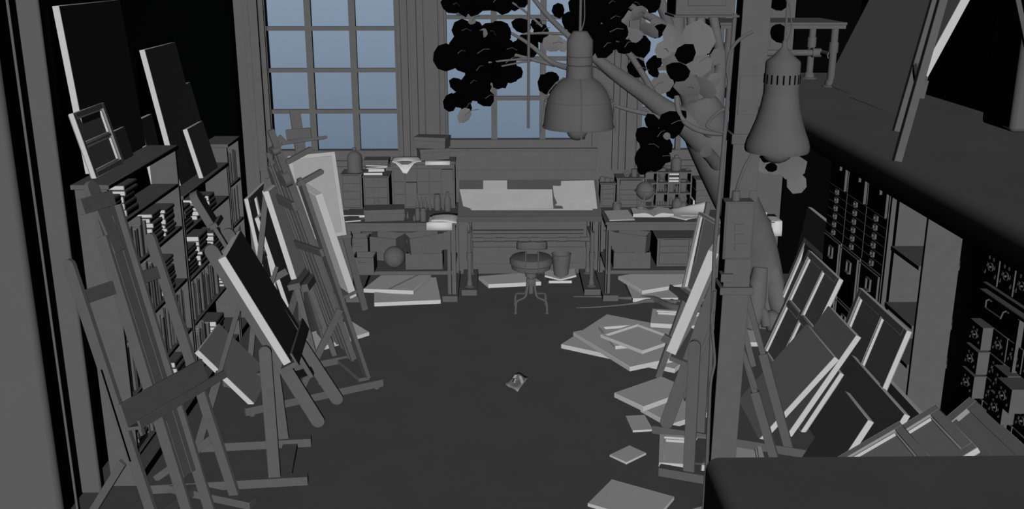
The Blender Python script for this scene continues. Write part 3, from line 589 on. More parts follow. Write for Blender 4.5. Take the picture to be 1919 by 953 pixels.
leanc(sc,'small dark canvas leaning at the front of the lower bookcase',-2.295,7.64,8.06,1.592,.395,.235,1,t=.035,face=DARKF)
# standing on the floor, left
leanc(sc,'shade-greyed canvas leaning steeply on the books behind the front easels',-1.85,6.93,7.50,.005,.58,.66,1,face=GREYF)
leanc(rc,'dark stretcher seen from behind, tallest of those left of the window',-2.09,8.78,9.48,.005,1.17,.14,1,back=True,bars=(.5,),hbars=(.5,),wood=SHADEBK)
leanc(sc,'dark canvas with pale edge before the tall dark stretcher, left of the window',-1.97,8.95,9.42,.005,.97,.25,1,face=DARKF)
# standing on the floor, right
leanc(sc,'shade-darkened canvas leaning on the drawers, farthest of the right row',2.59,7.84,8.6,.005,1.12,.15,-1,face=DARKF)
leanc(rc,'stretcher back leaning behind the four panelled one, right row',2.43,7.90,8.50,.005,.91,.32,-1,back=True,wood=SHADEBK)
leanc(rc,'stretcher back with crossed bars making four panels, right row',2.225,7.10,7.88,.005,.975,.345,-1,back=True,bars=(.5,),hbars=(.52,),bw_=.045,wood=SHADEBK)
leanc(sc,'plain shade-greyed canvas leaning behind the front plain one, right row',2.02,6.34,6.95,.005,.865,.49,-1,face=GREYF)
leanc(sc,'plain shade-greyed canvas farthest left in the right row, before the easel',1.905,6.42,7.08,.005,.71,.61,-1,face=GREYF,far=0.98)
leanc(rc,'tall stretcher back with one upright bar, leaning beside the white shelf unit',2.36,5.98,6.87,.005,.96,.28,-1,back=True,bars=(.5,),wood=SHADEBK,far=0.99)
leanc(sc,'dark canvas leaning between the white shelf unit and the big dark canvas',2.42,5.45,6.42,.005,.57,.27,-1,face=DARKF)
leanc(sc,'big dark canvas leaning in front of the tall stretcher back',2.27,5.60,6.57,.005,.57,.42,-1,face=DARKF,far=0.985)
leanc(rc,'stretcher back lying low behind the small dark canvas',2.03,6.22,6.75,.005,.60,.47,-1,back=True,lip=True,wood=SHADEBK,far=1.03)
leanc(sc,'small dark canvas leaning before the big dark canvas',2.06,5.62,6.06,.005,.525,.45,-1,face=DARKF,far=0.965)
leanc(rc,'stretcher back in the front row with a short bar, right beside the landing edge',1.73,4.75,5.56,.005,.88,.83,-1,back=True,hbars=(.6,),wood=GREYF,far=0.93)
leanc(rc,'pale stretcher back in the front row, between the other two',1.76,4.93,5.49,.005,1.08,.81,-1,back=True,bw_=.06,wood=GREYF,far=0.97)
leanc(rc,'largest stretcher back in the front row, nearest the small ornate drawers',1.98,4.50,5.29,.005,1.09,.70,-1,back=True,hbars=(.82,),lip=False,bw_=.07,wood=GREYF,far=1.03)
leanc(rc,'stretcher back lowest at the landing edge, leftmost of the front row',1.60,5.2,5.62,.005,.62,.84,-1,back=True,lip=False) if 0 else None
# lying on the floor
def flat(name,label,px,z,t=.04,**k):
    """px = four picture corners of the top face (None allowed for one)"""
    P=[aZ(x,y,z) if q is None or True else None for q,(x,y) in [(1,p) for p in px]]
    return P
def flatc(name,label,A,B,D,z,t=.04,zt=None,back=False,**k):
    """A corner, B and D its two neighbours (picture px) on the plane of the top face"""
    a,b_,d=aZ(*A,z),aZ(*B,z),aZ(*D,z)
    ex=(b_-a); ey=(d-a); exn=ex.normalized(); ey=ey-exn*ey.dot(exn)
    return canvas(name,label,[a+ey,a+ey+ex,a+ex,a],t=t,back=back,**k)
# A = corner nearest the viewer
flatc(sc,'flat canvas lowest on the floor before the left bench',(826,561.5),(701.3,566.8),(820,519),.042)
T1=canvas(rc,'canvas with grooves toned for shade lying across another before the left bench',[(-1.22,10.02,.066),(-.715,9.88,.09),(-.84,9.36,.09),(-1.36,9.5,.066)],t=.04,back=False)
c4=[V((-1.22,10.02,.0675)),V((-.715,9.88,.0915)),V((-.84,9.36,.0915)),V((-1.36,9.5,.0675))]
for f_ in (.2,.5):
    A,B=c4[0].lerp(c4[1],f_),c4[3].lerp(c4[2],f_); MB().bar(A+(B-A)*.02,B-(B-A)*.02,.03,.003,(0,0,1)).build('groove_shade',GREYF,T1)  # raised grey strips put the shade of the side faces into colour
flatc(sc,'flat canvas lying under the raised one, floor before the right bench',(1271,557.5),(1186,558.5),(1262,520),.042)
canvas(sc,'big white canvas raised on another before the right bench',[(1.16,9.69,.11),(1.92,10.05,.11),(2.06,9.58,.088),(1.45,9.40,.088)],t=.04)
flatc(sc,'white canvas lowest of the floor pile, its bright edge facing left',(1051.4,644.3),(1137,588.2),(1250,703),.042)
flatc(sc,'big white canvas second in the floor pile, corner pointing forward',(1180.6,687.1),(1275,667),(1070.3,621.7),.086)
flatc(sc,'white canvas peeking from under the right of the floor pile',(1281,700),(1330,668),(1205,688),.04,t=.036) if 0 else flatc(sc,'white canvas at the far back of the floor pile by the roots',(1170,640),(1237.7,580.6),(1120,600),.04,t=.036) if 0 else None
flatc(rc,'small stretcher back lying under the shallow tray frame on the pile',(1153,648),(1120.6,610),(1225,640),.118,t=.03,back=True,lip=False,bw_=.04)
flatc(rc,'shallow stretcher back lying on top of the floor pile',(1204,657),(1125,626),(1272,632),.150,t=.03,back=True,lip=False,bw_=.03)
flatc(rc,'stretcher back lying behind the floor pile near the tree roots',(1338,612),(1219,605),(1440,590),.09,t=.04,back=True,bw_=.045)
flatc(sc,'white canvas propping the stretcher back behind the floor pile',(1260,640),(1237.7,580.6),(1420,625),.045,t=.04)
flatc(sc,'grey canvas lying raised beside the right easel base',(1206,761.4),(1150.8,735),(1312,736),.082)
flatc(sc,'canvas lying on the floor under the grey raised one',(1258,794),(1200,762),(1395,763),.04)
flatc(sc,'small square canvas lying nearest the raised canvas, open floor',(1224,804),(1186,806),(1214,776),.018,t=.016)
flatc(sc,'small canvas lying askew on the open floor, middle of the three',(1174,866),(1142,851),(1212,848),.018,t=.016)
flatc(sc,'larger canvas lying on the open floor at the bottom edge of view',(1223,978),(1101,942),(1280,934),.026,t=.024)
flatc(sc,'canvas corner just showing at the bottom beside the landing',(1320,990),(1280,957),(1380,960),.022,t=.02)
canvas(rc,'stretcher back lying behind the right easel base, bright lower edge',[aZ(1237,812.6,.045),aZ(1430,825,.045),aZ(1436,880,.045),aZ(1236,866,.045)],t=.04,back=True,bw_=.035)
leanc(sc,'grey canvas tipped against the easel legs in the middle left',-1.52,7.95,8.28,.005,.27,.72,1,t=.035) if 0 else None
C2=canvas(sc,'small canvas lying tilted on the floor beneath the tall left easel',[aZ(577,586,.08),aZ(607.5,606,.07),aZ(588,655,.04),aZ(553,631,.045)],t=.035)
# printed packet on the floor
PK=thing('foil_packet','small crumpled square packet with a pale pattern on the open floor','packet',aZ(969,717,0))
c=[aZ(x,y,.006)-V(PK.location) for x,y in ((971,698),(990.5,708),(970,734),(947,721))]
rows=[[c[0].lerp(c[1],u).lerp(c[3].lerp(c[2],u),v)+V((0,0,.006+.004*math.sin(7*u+3*v))) for u in [i/6 for i in range(7)]] for v in [i/6 for i in range(7)]]
MB().grid(rows).build('wrapper',mat('packet_grey',.14/3),PK,world=False,solid=.003)
def pk(u,v): return c[0].lerp(c[1],u).lerp(c[3].lerp(c[2],u),v)+V((0,0,.0165))
pm_=mat('packet_pale',.42/3); pd=mat('packet_dark',.01)
for pts,m in (([(.35,.25),(.55,.2),(.95,.42),(1,.6),(.85,.55)],pm_),([(.05,.3),(.2,.25),(.25,.4),(.1,.5)],pm_),([(.28,.5),(.36,.48),(.5,.7),(.42,.72)],pm_),([(.2,.55),(.27,.52),(.36,.72),(.28,.74)],pd)):
    MB().prism([pk(*q) for q in pts],(0,0,.0008)).build('printed_mark',m,PK,world=False)
# ================= bookcases on the left =================
BXF=-2.28
def bookcase(label,y0,y1,ztop,zs,xb=-2.47,t=.03):
    T=thing('bookcase',label,'bookcase',((BXF+xb)/2,(y0+y1)/2,0))
    MB().box(xb,BXF,y0,y0+t,0,ztop-t).build('side_panel',CLAY,T,bevel=.003); MB().box(xb,BXF,y1-t,y1,0,ztop-t).build('side_panel',CLAY,T,bevel=.003)
    MB().box(xb-.02,BXF+.015,y0-.01,y1+(.01 if ztop>1.9 else 0),ztop-t,ztop).build('top_board',CLAY,T,bevel=.006)
    MB().box(xb,BXF-.01,y0+t,y1-t,0,.06).build('plinth',CLAY,T)
    for z in zs: MB().box(xb,BXF,y0+t+.001,y1-t-.001,z-.025,z).build('shelf_board',CLAY,T,bevel=.004)
    return T
Z1=[.09,.22,.60,.985,1.38,1.69]; Z1=[.22,.60,.985,1.38,1.69]
bookcase('tall near bookcase crammed with books along the left wall',5.71,7.015,1.96,Z1)
Z2=[.22,.60,.95,1.31]
bookcase('lower bookcase between the two taller ones, canvases on top',7.03,8.29,1.59,Z2)
Z3=[.25,.65,1.02,1.38]
bookcase('far bookcase with upright books, nearest the window',8.31,8.72,1.74,Z3)
def book(label,Y,Z,t,h,d,lying,group,tilt=0,back=0,rz=0):
    """spine towards the room (+X). upright: t along Y, h along Z; lying: t along Z, h along Y"""
    c=.0035; mb=MB(); X1=BXF-.012-back; X0=X1-d
    def bxx(mb,a0,a1,b0,b1,x0,x1):   # a = thickness axis, b = height axis, local
        return mb.box(x0,x1,b0,b1,a0,a1) if lying else mb.box(x0,x1,a0,a1,b0,b1)
    bxx(mb,0,c,0,h,-d,-.006); bxx(mb,t-c,t,0,h,-d,-.006)
    # rounded spine
    k=6; prof=[(t/2-math.cos(math.pi*i/k)*t/2,-.006+math.sin(math.pi*i/k)*.007) for i in range(k+1)]
    if lying: pts=[V((x,0,a)) for a,x in prof]; mb.prism([p+V((0,h/2,0)) for p in pts],(0,h/2,0))
    else: pts=[V((x,a,0)) for a,x in prof]; mb.prism([p+V((0,0,h/2)) for p in pts],(0,0,h/2))
    ob=bpy.data.objects.new('book',mb.mesh('book',COVER)); COL.objects.link(ob); tag(ob,label,'book',group)
    ob.location=(X1,Y,Z+.0008); ob.rotation_euler=((tilt if not lying else 0),(0),rz)
    pg=MB(); bxx(pg,c+.0003,t-c-.0003,.004,h-.004,-d+.004,-.0065); pg.build('pages',PAGES,ob,world=False)
    return ob
rb=random.Random(3)
def upright(desc,Y0,Y1,Z,hmax,group,n0=0,hmin=.7,lean_last=True,dmax=.17):
    y=Y0; i=n0; bs=[]
    while True:
        t=rb.choice((.018,.025,.03,.036,.045)); 
        if y+t>Y1: break
        h=hmax*rb.uniform(hmin,1); d=rb.uniform(.7,1)*dmax; tilt=0
        bs.append((y,t,h,d)); y+=t+.0012; i+=1
    for j,(y,t,h,d) in enumerate(bs):
        last=j==len(bs)-1
        book('%s upright book from the near end, %s'%(ORD[j],desc),y,Z,t,h,d,False,group,back=rb.uniform(0,.02))
    return y
def stack(desc,Y,Z,n,hmax,group,lmax=.2,tmax=.05):
    z=Z
    for j in range(n):
        t=rb.uniform(.5,1)*tmax; 
        if z+t>Z+hmax: break
        h=rb.uniform(.75,1)*lmax; d=rb.uniform(.75,1)*.17
        book('%s book from the bottom, %s'%(ORD[j],desc),Y+rb.uniform(0,.02),z,t,h,d,True,group,back=rb.uniform(-.01,.01)); z+=t+.0015
    return z
g='books on the near bookcase'
stack('nearest lying stack on the near bookcase, upper shelf',5.76,1.69,6,.19,g,.2,.045)
stack('second lying stack on the near bookcase, upper shelf',6.0,1.69,6,.2,g,.24,.045)
y=upright('second shelf of the near bookcase',5.76,6.35,1.38,.25,g,hmin=.75)
stack('first lying stack on the second shelf of the near bookcase',6.40,1.38,7,.24,g,.22,.042)
stack('farthest lying stack on the second shelf of the near bookcase',6.68,1.38,6,.21,g,.24,.042)
upright('third shelf of the near bookcase',5.76,6.5,.985,.34,g,hmin=.8)
stack('lying stack on the third shelf of the near bookcase',6.55,.985,8,.32,g,.24,.045)
y=upright('fourth shelf of the near bookcase',5.76,6.05,.60,.33,g,hmin=.8)
stack('nearest lying stack on the fourth shelf of the near bookcase',6.12,.60,8,.3,g,.22,.042)
upright('fourth shelf of the near bookcase, far half',6.42,6.95,.60,.33,g,hmin=.8)
stack('nearest lying stack on the lowest shelf of the near bookcase',5.76,.22,9,.33,g,.2,.042)
upright('lowest shelf of the near bookcase',6.02,6.5,.22,.3,g,hmin=.75)
stack('farthest lying stack on the lowest shelf of the near bookcase',6.6,.22,6,.3,g,.24,.045)
g='books on the lower bookcase'
stack('nearest lying stack on the lower bookcase, upper shelf',7.08,1.31,6,.22,g,.24,.042)
stack('middle lying stack on the lower bookcase, upper shelf',7.40,1.31,5,.22,g,.24,.042)
stack('farthest lying stack on the lower bookcase, upper shelf',7.72,1.31,3,.2,g,.2,.042)
stack('nearest lying stack on the second shelf of the lower bookcase',7.08,.95,7,.3,g,.26,.042)
stack('middle lying stack on the second shelf of the lower bookcase',7.40,.95,6,.3,g,.26,.045)
stack('far lying stack on the second shelf of the lower bookcase',7.75,.95,5,.3,g,.26,.045)
upright('third shelf of the lower bookcase',7.08,7.85,.60,.31,g,hmin=.75)
stack('lying stack on the third shelf of the lower bookcase',7.95,.60,4,.3,g,.26,.045)
upright('lowest shelf of the lower bookcase',7.08,7.5,.22,.3,g,hmin=.8)
stack('lying stack on the lowest shelf of the lower bookcase',7.6,.22,5,.25,g,.3,.045)
g='books on the far bookcase'
upright('upper shelf of the far bookcase',8.35,8.66,1.38,.28,g,hmin=.85)
upright('second shelf of the far bookcase',8.35,8.66,1.02,.31,g,hmin=.85)
upright('third shelf of the far bookcase',8.35,8.66,.65,.3,g,hmin=.85)
# ================= easels =================
class VP:   # an upright plane through P with horizontal normal at azimuth (direction of the plane's own run)
    def __init__(s,P,d): s.P=V(P); s.d=V((d[0],d[1],0)).normalized(); s.n=V((s.d.y,-s.d.x,0))
    def on(s,x,y,off=0): r_=ray(x,y); q=s.P+s.n*off; return CAM+r_*((q-CAM).dot(s.n)/r_.dot(s.n))
def ground(p): p=V(p); return V((p.x,p.y,0))
def part(T,name,f,m=None,bevel=.003):
    mb=MB(); f(mb); return mb.build(name,m or CLAY,T,bevel=bevel)
def scaled(px,P): return pm(P,px)
def down(A,B,z):   # extend line A->B to height z
    A,B=V(A),V(B); return A+(B-A)*((A.z-z)/(A.z-B.z))
# ---- E1 : big studio easel, front left ----
P=aZ(443,940,.03); E1=PL(P,21,15.5)
T=thing('studio_easel','large empty studio easel with a wide tray, nearest on the left','easel',ground(P))
n=E1.n; u=E1.u
def on1(x,y,o=0): return E1.on(x,y,o)
for (xa,ya,xb,yb,nm) in ((131,497,283,953,'leg'),(283,447,443,936,'leg')):
    A,B=on1(xa,ya),on1(xb,yb); B=down(A,B,.075); part(T,nm,lambda m:m.rbar(A,B,.07,.028,u,ra=True,rb=False))
# slot plate on the near leg
A,B=on1(194,690,0),on1(248,862,0); part(T,'slot_plate',lambda m:m.bar(A-u*.0155,B-u*.0155,.012,.003,u),LEAFD)
# mast: a wide channel board with side rails
A,B=on1(197,390,.0),on1(352,890,.0); AB=(B-A).normalized()
part(T,'mast',lambda m:m.bar(A-n*.012,B-n*.012,.15,.022,n))
for s_,yt in ((-1,450),(1,375)):
    C0=A+u*(.085*s_)+AB*(.14 if s_<0 else .0); D0=down(C0,C0+AB,.075); part(T,'mast_rail',lambda m:m.bar(C0,D0,.075,.022,u))
for s_ in (-.035,.035): part(T,'mast_batten',lambda m:m.bar(A+u*s_+n*.002+AB*.05,B+u*s_+n*.002,.006,.006,n))
Q=on1(172,352,.0); part(T,'mast_head',lambda m:m.rbar(Q,A+AB*.25,.085,.03,n,True,False))
Q=on1(181,379,.025); part(T,'canvas_clamp',lambda m:m.bar(Q-u*.12,Q+u*.12,.085,.035,n))
A,B=on1(148,560,-.02),on1(296,510,-.02); part(T,'crossbar',lambda m:m.bar(A,B,.075,.022,n))
A,B=on1(230,780,.04),on1(383,692,.04); part(T,'tray',lambda m:(m.bar(A,B,.14,.02,n),m.bar(A-E1.v*.075+n*.04,B-E1.v*.075+n*.04+u*.06,.02,.11,n),m.bar(A-E1.v*.06+n*.09,B-E1.v*.06+n*.09+u*.06,.05,.014,n)))
for f_ in (.12,.3): part(T,'tray_bracket',lambda m:m.bar(A+u*f_-n*.03-E1.v*.08,A+u*f_-n*.03-E1.v*.16,.03,.02,n))
LF,RF=on1(283,953),on1(443,936); LF=down(on1(131,497),LF,.04); RF=down(on1(283,447),RF,.04)
nh=E1.nh
for F_ in (LF,RF): part(T,'skid',lambda m:m.bar(V((F_.x,F_.y,.04))+nh*.12,V((F_.x,F_.y,.04))-nh*.62,.075,.05,V((0,0,1))))
part(T,'base_rail',lambda m:m.bar(V((LF.x,LF.y,.06))-nh*.3,V((RF.x,RF.y,.06))-nh*.3,.03,.06,V((0,0,1))))
for F_,S0 in ((LF,on1(238,865)),(RF,on1(405,820))):
    part(T,'rear_strut',lambda m:m.bar(S0-n*.03,V((F_.x,F_.y,.07))-nh*.6,.045,.022,u))
# ---- E2 : tilting easel holding a dark canvas ----
a1=aZ(400,917,0); a2=aZ(578,907,0); d2=(V(a2)-V(a1)); d2.z=0; d2.normalize(); p2=V((-d2.y,d2.x,0))   # p2 points away from the viewer
F1=VP(a2,d2); off2=(aZ(588,835,0)-a2).dot(p2); F2=VP(a2+p2*off2,d2)
T=thing('tilting_easel','tilting easel with round ended rails holding a dark canvas','easel',ground(a2-d2*.3))
for Fq,xe in ((F1,0),(F2,0)):
    e=V(Fq.P); e.z=.04
    if Fq is F2: e=e-d2*.02
    part(T,'base_bar',lambda m:m.bar(e-d2*.98,e,.065,.06,V((0,0,1))))
b0=a2-d2*.16; part(T,'base_crossbar',lambda m:m.bar(V((b0.x,b0.y,.03))+p2*.04,V((b0.x,b0.y,.03))+p2*(off2-.04),.10,.03,V((0,0,1))))
for Fq,q0,q1 in ((F1,(497,658),(514,880)),(F2,(512,675),(530,806))):
    A,B=Fq.on(*q0,.0),Fq.on(*q1,.0); B=down(A,B,.07); o=Fq.n*(-.05 if 0 else .0)
    part(T,'post',lambda m:m.rbar(A,B,.075 if Fq is F1 else .07,.035,p2,True,False))
RA,RB=F1.on(395,474,0)+p2*.042,F1.on(595,793,0)+p2*.042
part(T,'tilt_rail',lambda m:m.rbar(RA,RB,.085,.03,p2))
SA=F2.on(430,436,0)-p2*.042; SB=F2.on(632,741,0)-p2*.042
part(T,'tilt_rail',lambda m:m.rbar(SA,SB,.085,.03,p2))
ax2=(RB-RA).normalized(); nf=p2.cross(ax2); nf=nf if nf.x>0 else -nf    # face of the tilted frame
mid=(RA+SA)/2
plR=PL(RA,0,0); plR.n=nf; M0=plR.on(372,376); M1=M0+ax2*1.1
part(T,'mast',lambda m:m.bar(M0+ax2*.12,M1,.04,.025,nf)); part(T,'mast_head',lambda m:m.rbar(M0,M0+ax2*.17,.13,.05,nf,True,False))
part(T,'canvas_clamp',lambda m:m.bar(M0+ax2*.17-p2*.09+nf*.02,M0+ax2*.17+p2*.12+nf*.02,.03,.05,nf))
for f_ in (.35,.8): part(T,'frame_crossbar',lambda m:m.bar(RA+ax2*(1.16*f_)+p2*.015,SA+ax2*((SB-SA).length*f_)-p2*.015,.05,.025,nf))
for s_,qa,qb in ((0,(447,572),(367,850)),):
    A=F1.on(*qa,0)+p2*.10; B=aZ(366,852,.06); part(T,'rear_strut',lambda m:(m.bar(A,A.lerp(B,.55),.03,.03,p2),m.bar(A.lerp(B,.45),B,.05,.04,p2)))
CN=canvas('stretched_canvas','shade-darkened canvas with bright edge clamped on the tilting easel',[RA.lerp(RB,.06)+nf*.075-p2*.0,SA.lerp(SB,.03)+nf*.075,SA.lerp(SB,.60)+nf*.075,RA.lerp(RB,.655)+nf*.075],t=.05) if 0 else None
q=[F1.on(424.4,477,0)+p2*.03]; plE=PL(q[0],math.degrees(math.atan2(p2.x,p2.y)),0); plE.n=nf
CN=canvas('stretched_canvas','shade-darkened canvas with bright edge clamped on the tilting easel',[plE.on(424.4,477),plE.on(451,432),plE.on(564,613),plE.on(543.5,679)],t=.05,face=DARKF)
tA=plE.on(543.5,681)+ax2*.02; tB=plE.on(565,613)+ax2*.02
part(T,'tray',lambda m:(m.bar(tA-nf*.02,tB-nf*.02,.03,.1,nf),m.bar(tA+nf*.035-ax2*.03,tB+nf*.035-ax2*.03,.09,.014,nf)))
part(T,'tray_bracket',lambda m:m.bar(tA.lerp(tB,.5)-nf*.02+ax2*.02,tA.lerp(tB,.5)-nf*.02+ax2*.22,.05,.03,nf))
# ---- E3 : tall easel facing away, H base with casters ----
P=aZ(690,712,.05); E3=PL(P,-30,16.2); n=E3.n; u=E3.u; nh=E3.nh
T=thing('studio_easel','tall twin masted studio easel with caster feet, seen from behind','easel',ground(P))
on3=E3.on
FA=aZ(460,783,0); FB=aZ(717,727,0); w=(FB-FA).normalized(); sep=.60
for k in (0,1):
    A=FA+u*(sep*k)+V((0,0,.055)); B=FB+u*(sep*k)+V((0,0,.055)); B=B+w*.0
    part(T,'foot_bar',lambda m:m.bar(A,B,.05,.06,V((0,0,1))))
    for e in (A+w*.05,B-w*.05): part(T,'caster',lambda m:m.lathe([(.02,-.012),(.024,-.006),(.024,.006),(.02,.012)],V((e.x,e.y,.0245)),12,u),bevel=0)
base=P
A=V((P.x,P.y,.05))-nh*.02; part(T,'base_crossbar',lambda m:m.bar(A+u*.03,A+u*(sep-.03),.09,.03,V((0,0,1))))
for (xa,ya,xb,yb,k) in ((519,318,690,712,0),(0,0,0,0,1)):
    if k==0: A,B=on3(565,345),on3(690,712)
    else: A,B=on3(509,322),on3(612,664)
    B=down(A,B,.09); part(T,'upright',lambda m:m.rbar(A,B,.1,.03,n,True,False))
    Q=A.lerp(B,.62); F_=(FA+u*(sep*k)+w*.40); part(T,'rear_strut',lambda m:m.bar(Q-n*.03,V((F_.x,F_.y,.09)),.05,.03,u))
MA=on3(507,245); MB0=on3(668,690); 
ax3=-E3.v
t0=on3(507,243); t1=down(t0,t0+ax3,.5)
for s_ in (-.03,.05): part(T,'mast',lambda m:m.bar(t0+u*(s_+.03)+ax3*(.0 if s_<0 else .18)+n*.0,t1+u*(s_+.03)+ax3*.35,.04,.045,n))
part(T,'mast_slide',lambda m:m.bar(t0+u*.04+ax3*.30+n*.03,t1+u*.04+n*.03,.05,.025,n))
for k_,(uo,a0_,wd) in enumerate(((.17,.25,.03),(.24,.30,.05),(.33,.22,.03),(.40,.45,.02))):
    part(T,'mast_batten',lambda m:m.bar(t0+u*(uo-.06)+ax3*a0_-n*.01,t1+u*(uo-.06)+ax3*.3-n*.01,wd,.03,n))
for f_,wd in ((.06,.05),(.20,.11)): part(T,'canvas_clamp',lambda m:m.rbar(t0+ax3*(f_*1.6+.06)-u*.02-n*.02,t0+ax3*(f_*1.6+.06)+u*.06-n*.02,wd,.05,n))
for q in ((545,300),(565,342)):
    C0=on3(*q); part(T,'guide_peg',lambda m:m.rbar(C0-n*.02,C0+n*.16-E3.v*-.02,.035,.04,u))
A,B=on3(530,375),on3(560,388); A2=on3(523,364); B2=on3(563,383)
part(T,'crossbar',lambda m:m.bar(A2-n*.045,B2-n*.045,.07,.03,n))
Q0,Q1=on3(612,500),on3(680,560)
part(T,'lower_crossbar',lambda m:m.bar(on3(560,452)-n*.035,on3(612,470)-n*.035,.06,.025,n))
W6=PL(P+n*.10,-30,16.2)
canvas('stretched_canvas','pale canvas on the far side of the tall twin masted easel, bright edge showing',[W6.on(588,366),W6.on(566,352),W6.on(625,548),W6.on(655,543)],t=.055,mat_=CANV)
tq=W6.on(652,548); part(T,'tray',lambda m:m.bar(tq-E3.v*.012-u*.03,tq-E3.v*.012+u*.62,.024,.13,n))
# ---- E4 : small easel between, dark canvas with bright edge ----
b4=aY(553,522,7.3)
E4=PL(b4,3,14); n=E4.n;u=E4.u
canvas('stretched_canvas','dark narrow canvas with bright edge on the small easel behind the tilting one',[E4.on(508,354.5),E4.on(508,354.5)+u*.55,E4.on(556,522)+u*.55,E4.on(556,522)],t=.045)
T=thing('tripod_easel','small tripod easel between the tilting and the twin masted easels','easel',ground(b4+u*.25))
tq=E4.on(556,524); part(T,'tray',lambda m:(m.bar(tq-u*.08-E4.v*.03-n*.01,tq+u*.6-E4.v*.03-n*.01,.045,.10,n),m.bar(tq-u*.08-E4.v*.06+n*.07,tq+u*.6-E4.v*.06+n*.07,.06,.05,n)))
top4=E4.on(508,354.5)+u*.27+E4.v*.05-n*.05
for s_ in (-1,1):
    A=top4+u*(.03*s_)-n*.0; B=V((b4.x,b4.y,0))+u*(.27+.27*s_)+E4.nh*.16
    part(T,'leg',lambda m:m.bar(A-n*.02,B,.045,.022,u))
B=V((b4.x,b4.y,0))+u*.27-E4.nh*.5; part(T,'leg',lambda m:m.bar(top4-n*.04,B,.045,.022,u))
A=tq-u*.06-n*.03; part(T,'side_arm',lambda m:m.bar(A+E4.v*.1,A-E4.nh*.28-V((0,0,.05))+E4.v*.0,.05,.022,u))
part(T,'prop',lambda m:m.bar(aY(519,500,7.2),aY(508,535,7.1),.03,.02,u))
part(T,'cross_brace',lambda m:m.bar(top4-n*.03-E4.v*.55-u*.12,top4-n*.03-E4.v*.55+u*.12,.04,.018,n))
# ---- E5 : easel before the left window with the pale framed canvas ----
cs=[V((-1.89,8.73,1.55)),V((-1.506,8.92,1.555)),V((-1.38,8.75,.83)),V((-1.765,8.56,.82))]
ex=(cs[1]-cs[0]).normalized(); ey=(cs[0]-cs[3]).normalized(); n5=ex.cross(ey); n5=n5 if n5.y<0 else -n5
CN=canvas('framed_canvas','pale canvas in a flat frame on the easel before the left window',cs,t=.04,mat_=FRAMEDB)
W5=(cs[1]-cs[0]).length; H5=(cs[0]-cs[3]).length; f5=.035
for nm,(x0,x1,y0,y1) in (('frame_strip',(-W5/2,-W5/2+f5,0,H5)),('frame_strip',(W5/2-f5,W5/2,0,H5)),('frame_strip',(-W5/2+f5,W5/2-f5,0,f5)),('frame_strip',(-W5/2+f5,W5/2-f5,H5-f5,H5))):
    MB().box(x0,x1,y0,y1,.0205,.030).build(nm,FRAMEST,CN,world=False,bevel=.002)
T=thing('studio_easel','easel with a tall mast holding the pale framed canvas by the left window','easel',(-1.5,9.0,0))
def back5(x,y,o): 
    r_=ray(x,y); q=cs[0]-n5*o; return CAM+r_*((q-CAM).dot(n5)/r_.dot(n5))
A=back5(552,206,.06); B=back5(566,300,.06); AB=(B-A).normalized()
part(T,'mast',lambda m:m.bar(A,A+AB*1.05,.095,.03,n5))
C0=back5(560,251,.03); part(T,'canvas_clamp',lambda m:m.bar(C0-ex*.115,C0+ex*.115,.10,.03,n5),bevel=.012)
A2,B2=back5(531,268,.0),back5(610,257,.0); part(T,'guide_rod',lambda m:m.rbar(A2,B2,.03,.025,n5))
part(T,'guide_block',lambda m:m.bar(back5(519,258,.03),back5(531,270,.03),.08,.04,n5))
LG=aZ(684,580,0)
A=cs[2]-n5*.05+ey*.25-ex*.02; part(T,'leg',lambda m:m.bar(A,V((LG.x,LG.y,0)),.06,.03,n5))
A=cs[3]-n5*.05+ey*.25+ex*.02; Lq=V((LG.x,LG.y,0))-ex*.62; part(T,'leg',lambda m:m.bar(A,Lq,.06,.03,n5))
R5=V((-1.62,9.2,0)); part(T,'rear_leg',lambda m:m.bar(cs[0].lerp(cs[1],.5)-n5*.1,R5,.05,.03,ex)) 
A=cs[3]-n5*.0-ey*.02-ex*.03; B=cs[2]-n5*.0-ey*.02+ex*.03; part(T,'tray',lambda m:m.bar(A,B,.026,.11,n5))
# ---- ER : easels on the right ----
a1=aZ(1235,890,0); a2=aZ(1320,905,0); dR=(V(a2)-V(a1)); dR.z=0; dR.normalize(); pR=V((-dR.y,dR.x,0)); pR=pR if pR.y>0 else -pR
G1=VP(a1,dR)
T=thing('tilting_easel','tilting easel on the right with round ended rails behind the timber post','easel',ground(a1+dR*.4))
e=V((a1.x,a1.y,.04)); part(T,'base_bar',lambda m:m.bar(e,e+dR*1.05,.065,.06,V((0,0,1))))
e2=aZ(1510,857,0); offR=(e2-a1).dot(pR); e2=V((e2.x,e2.y,.04)); part(T,'base_bar',lambda m:m.bar(e2-dR*1.05,e2,.065,.06,V((0,0,1))))
G2=VP(e2,dR)
b0=V((a1.x,a1.y,.03))+dR*.2; part(T,'base_crossbar',lambda m:m.bar(b0+pR*.04,b0+pR*(offR-.04),.10,.03,V((0,0,1))))
A,B=G1.on(1302,647,0),G1.on(1291,880,0); B=down(A,B,.07); part(T,'post',lambda m:m.rbar(A,B,.072,.035,pR,True,False))
A,B=G2.on(1322,625,0),G2.on(1312,800,0); B=down(A,B,.07); part(T,'post',lambda m:m.rbar(A,B,.068,.035,pR,True,False))
RA,RB=G1.on(1345,530,0)+pR*.042,G1.on(1247,795,0)+pR*.042
axr=(RB-RA).normalized(); RA=RA-axr*.25
part(T,'tilt_rail',lambda m:m.rbar(RA,RB,.085,.03,pR)); part(T,'tilt_rail',lambda m:m.rbar(RA+pR*(offR-.09),RB+pR*(offR-.09),.085,.03,pR))
nr=pR.cross(axr); nr=nr if nr.x<0 else -nr
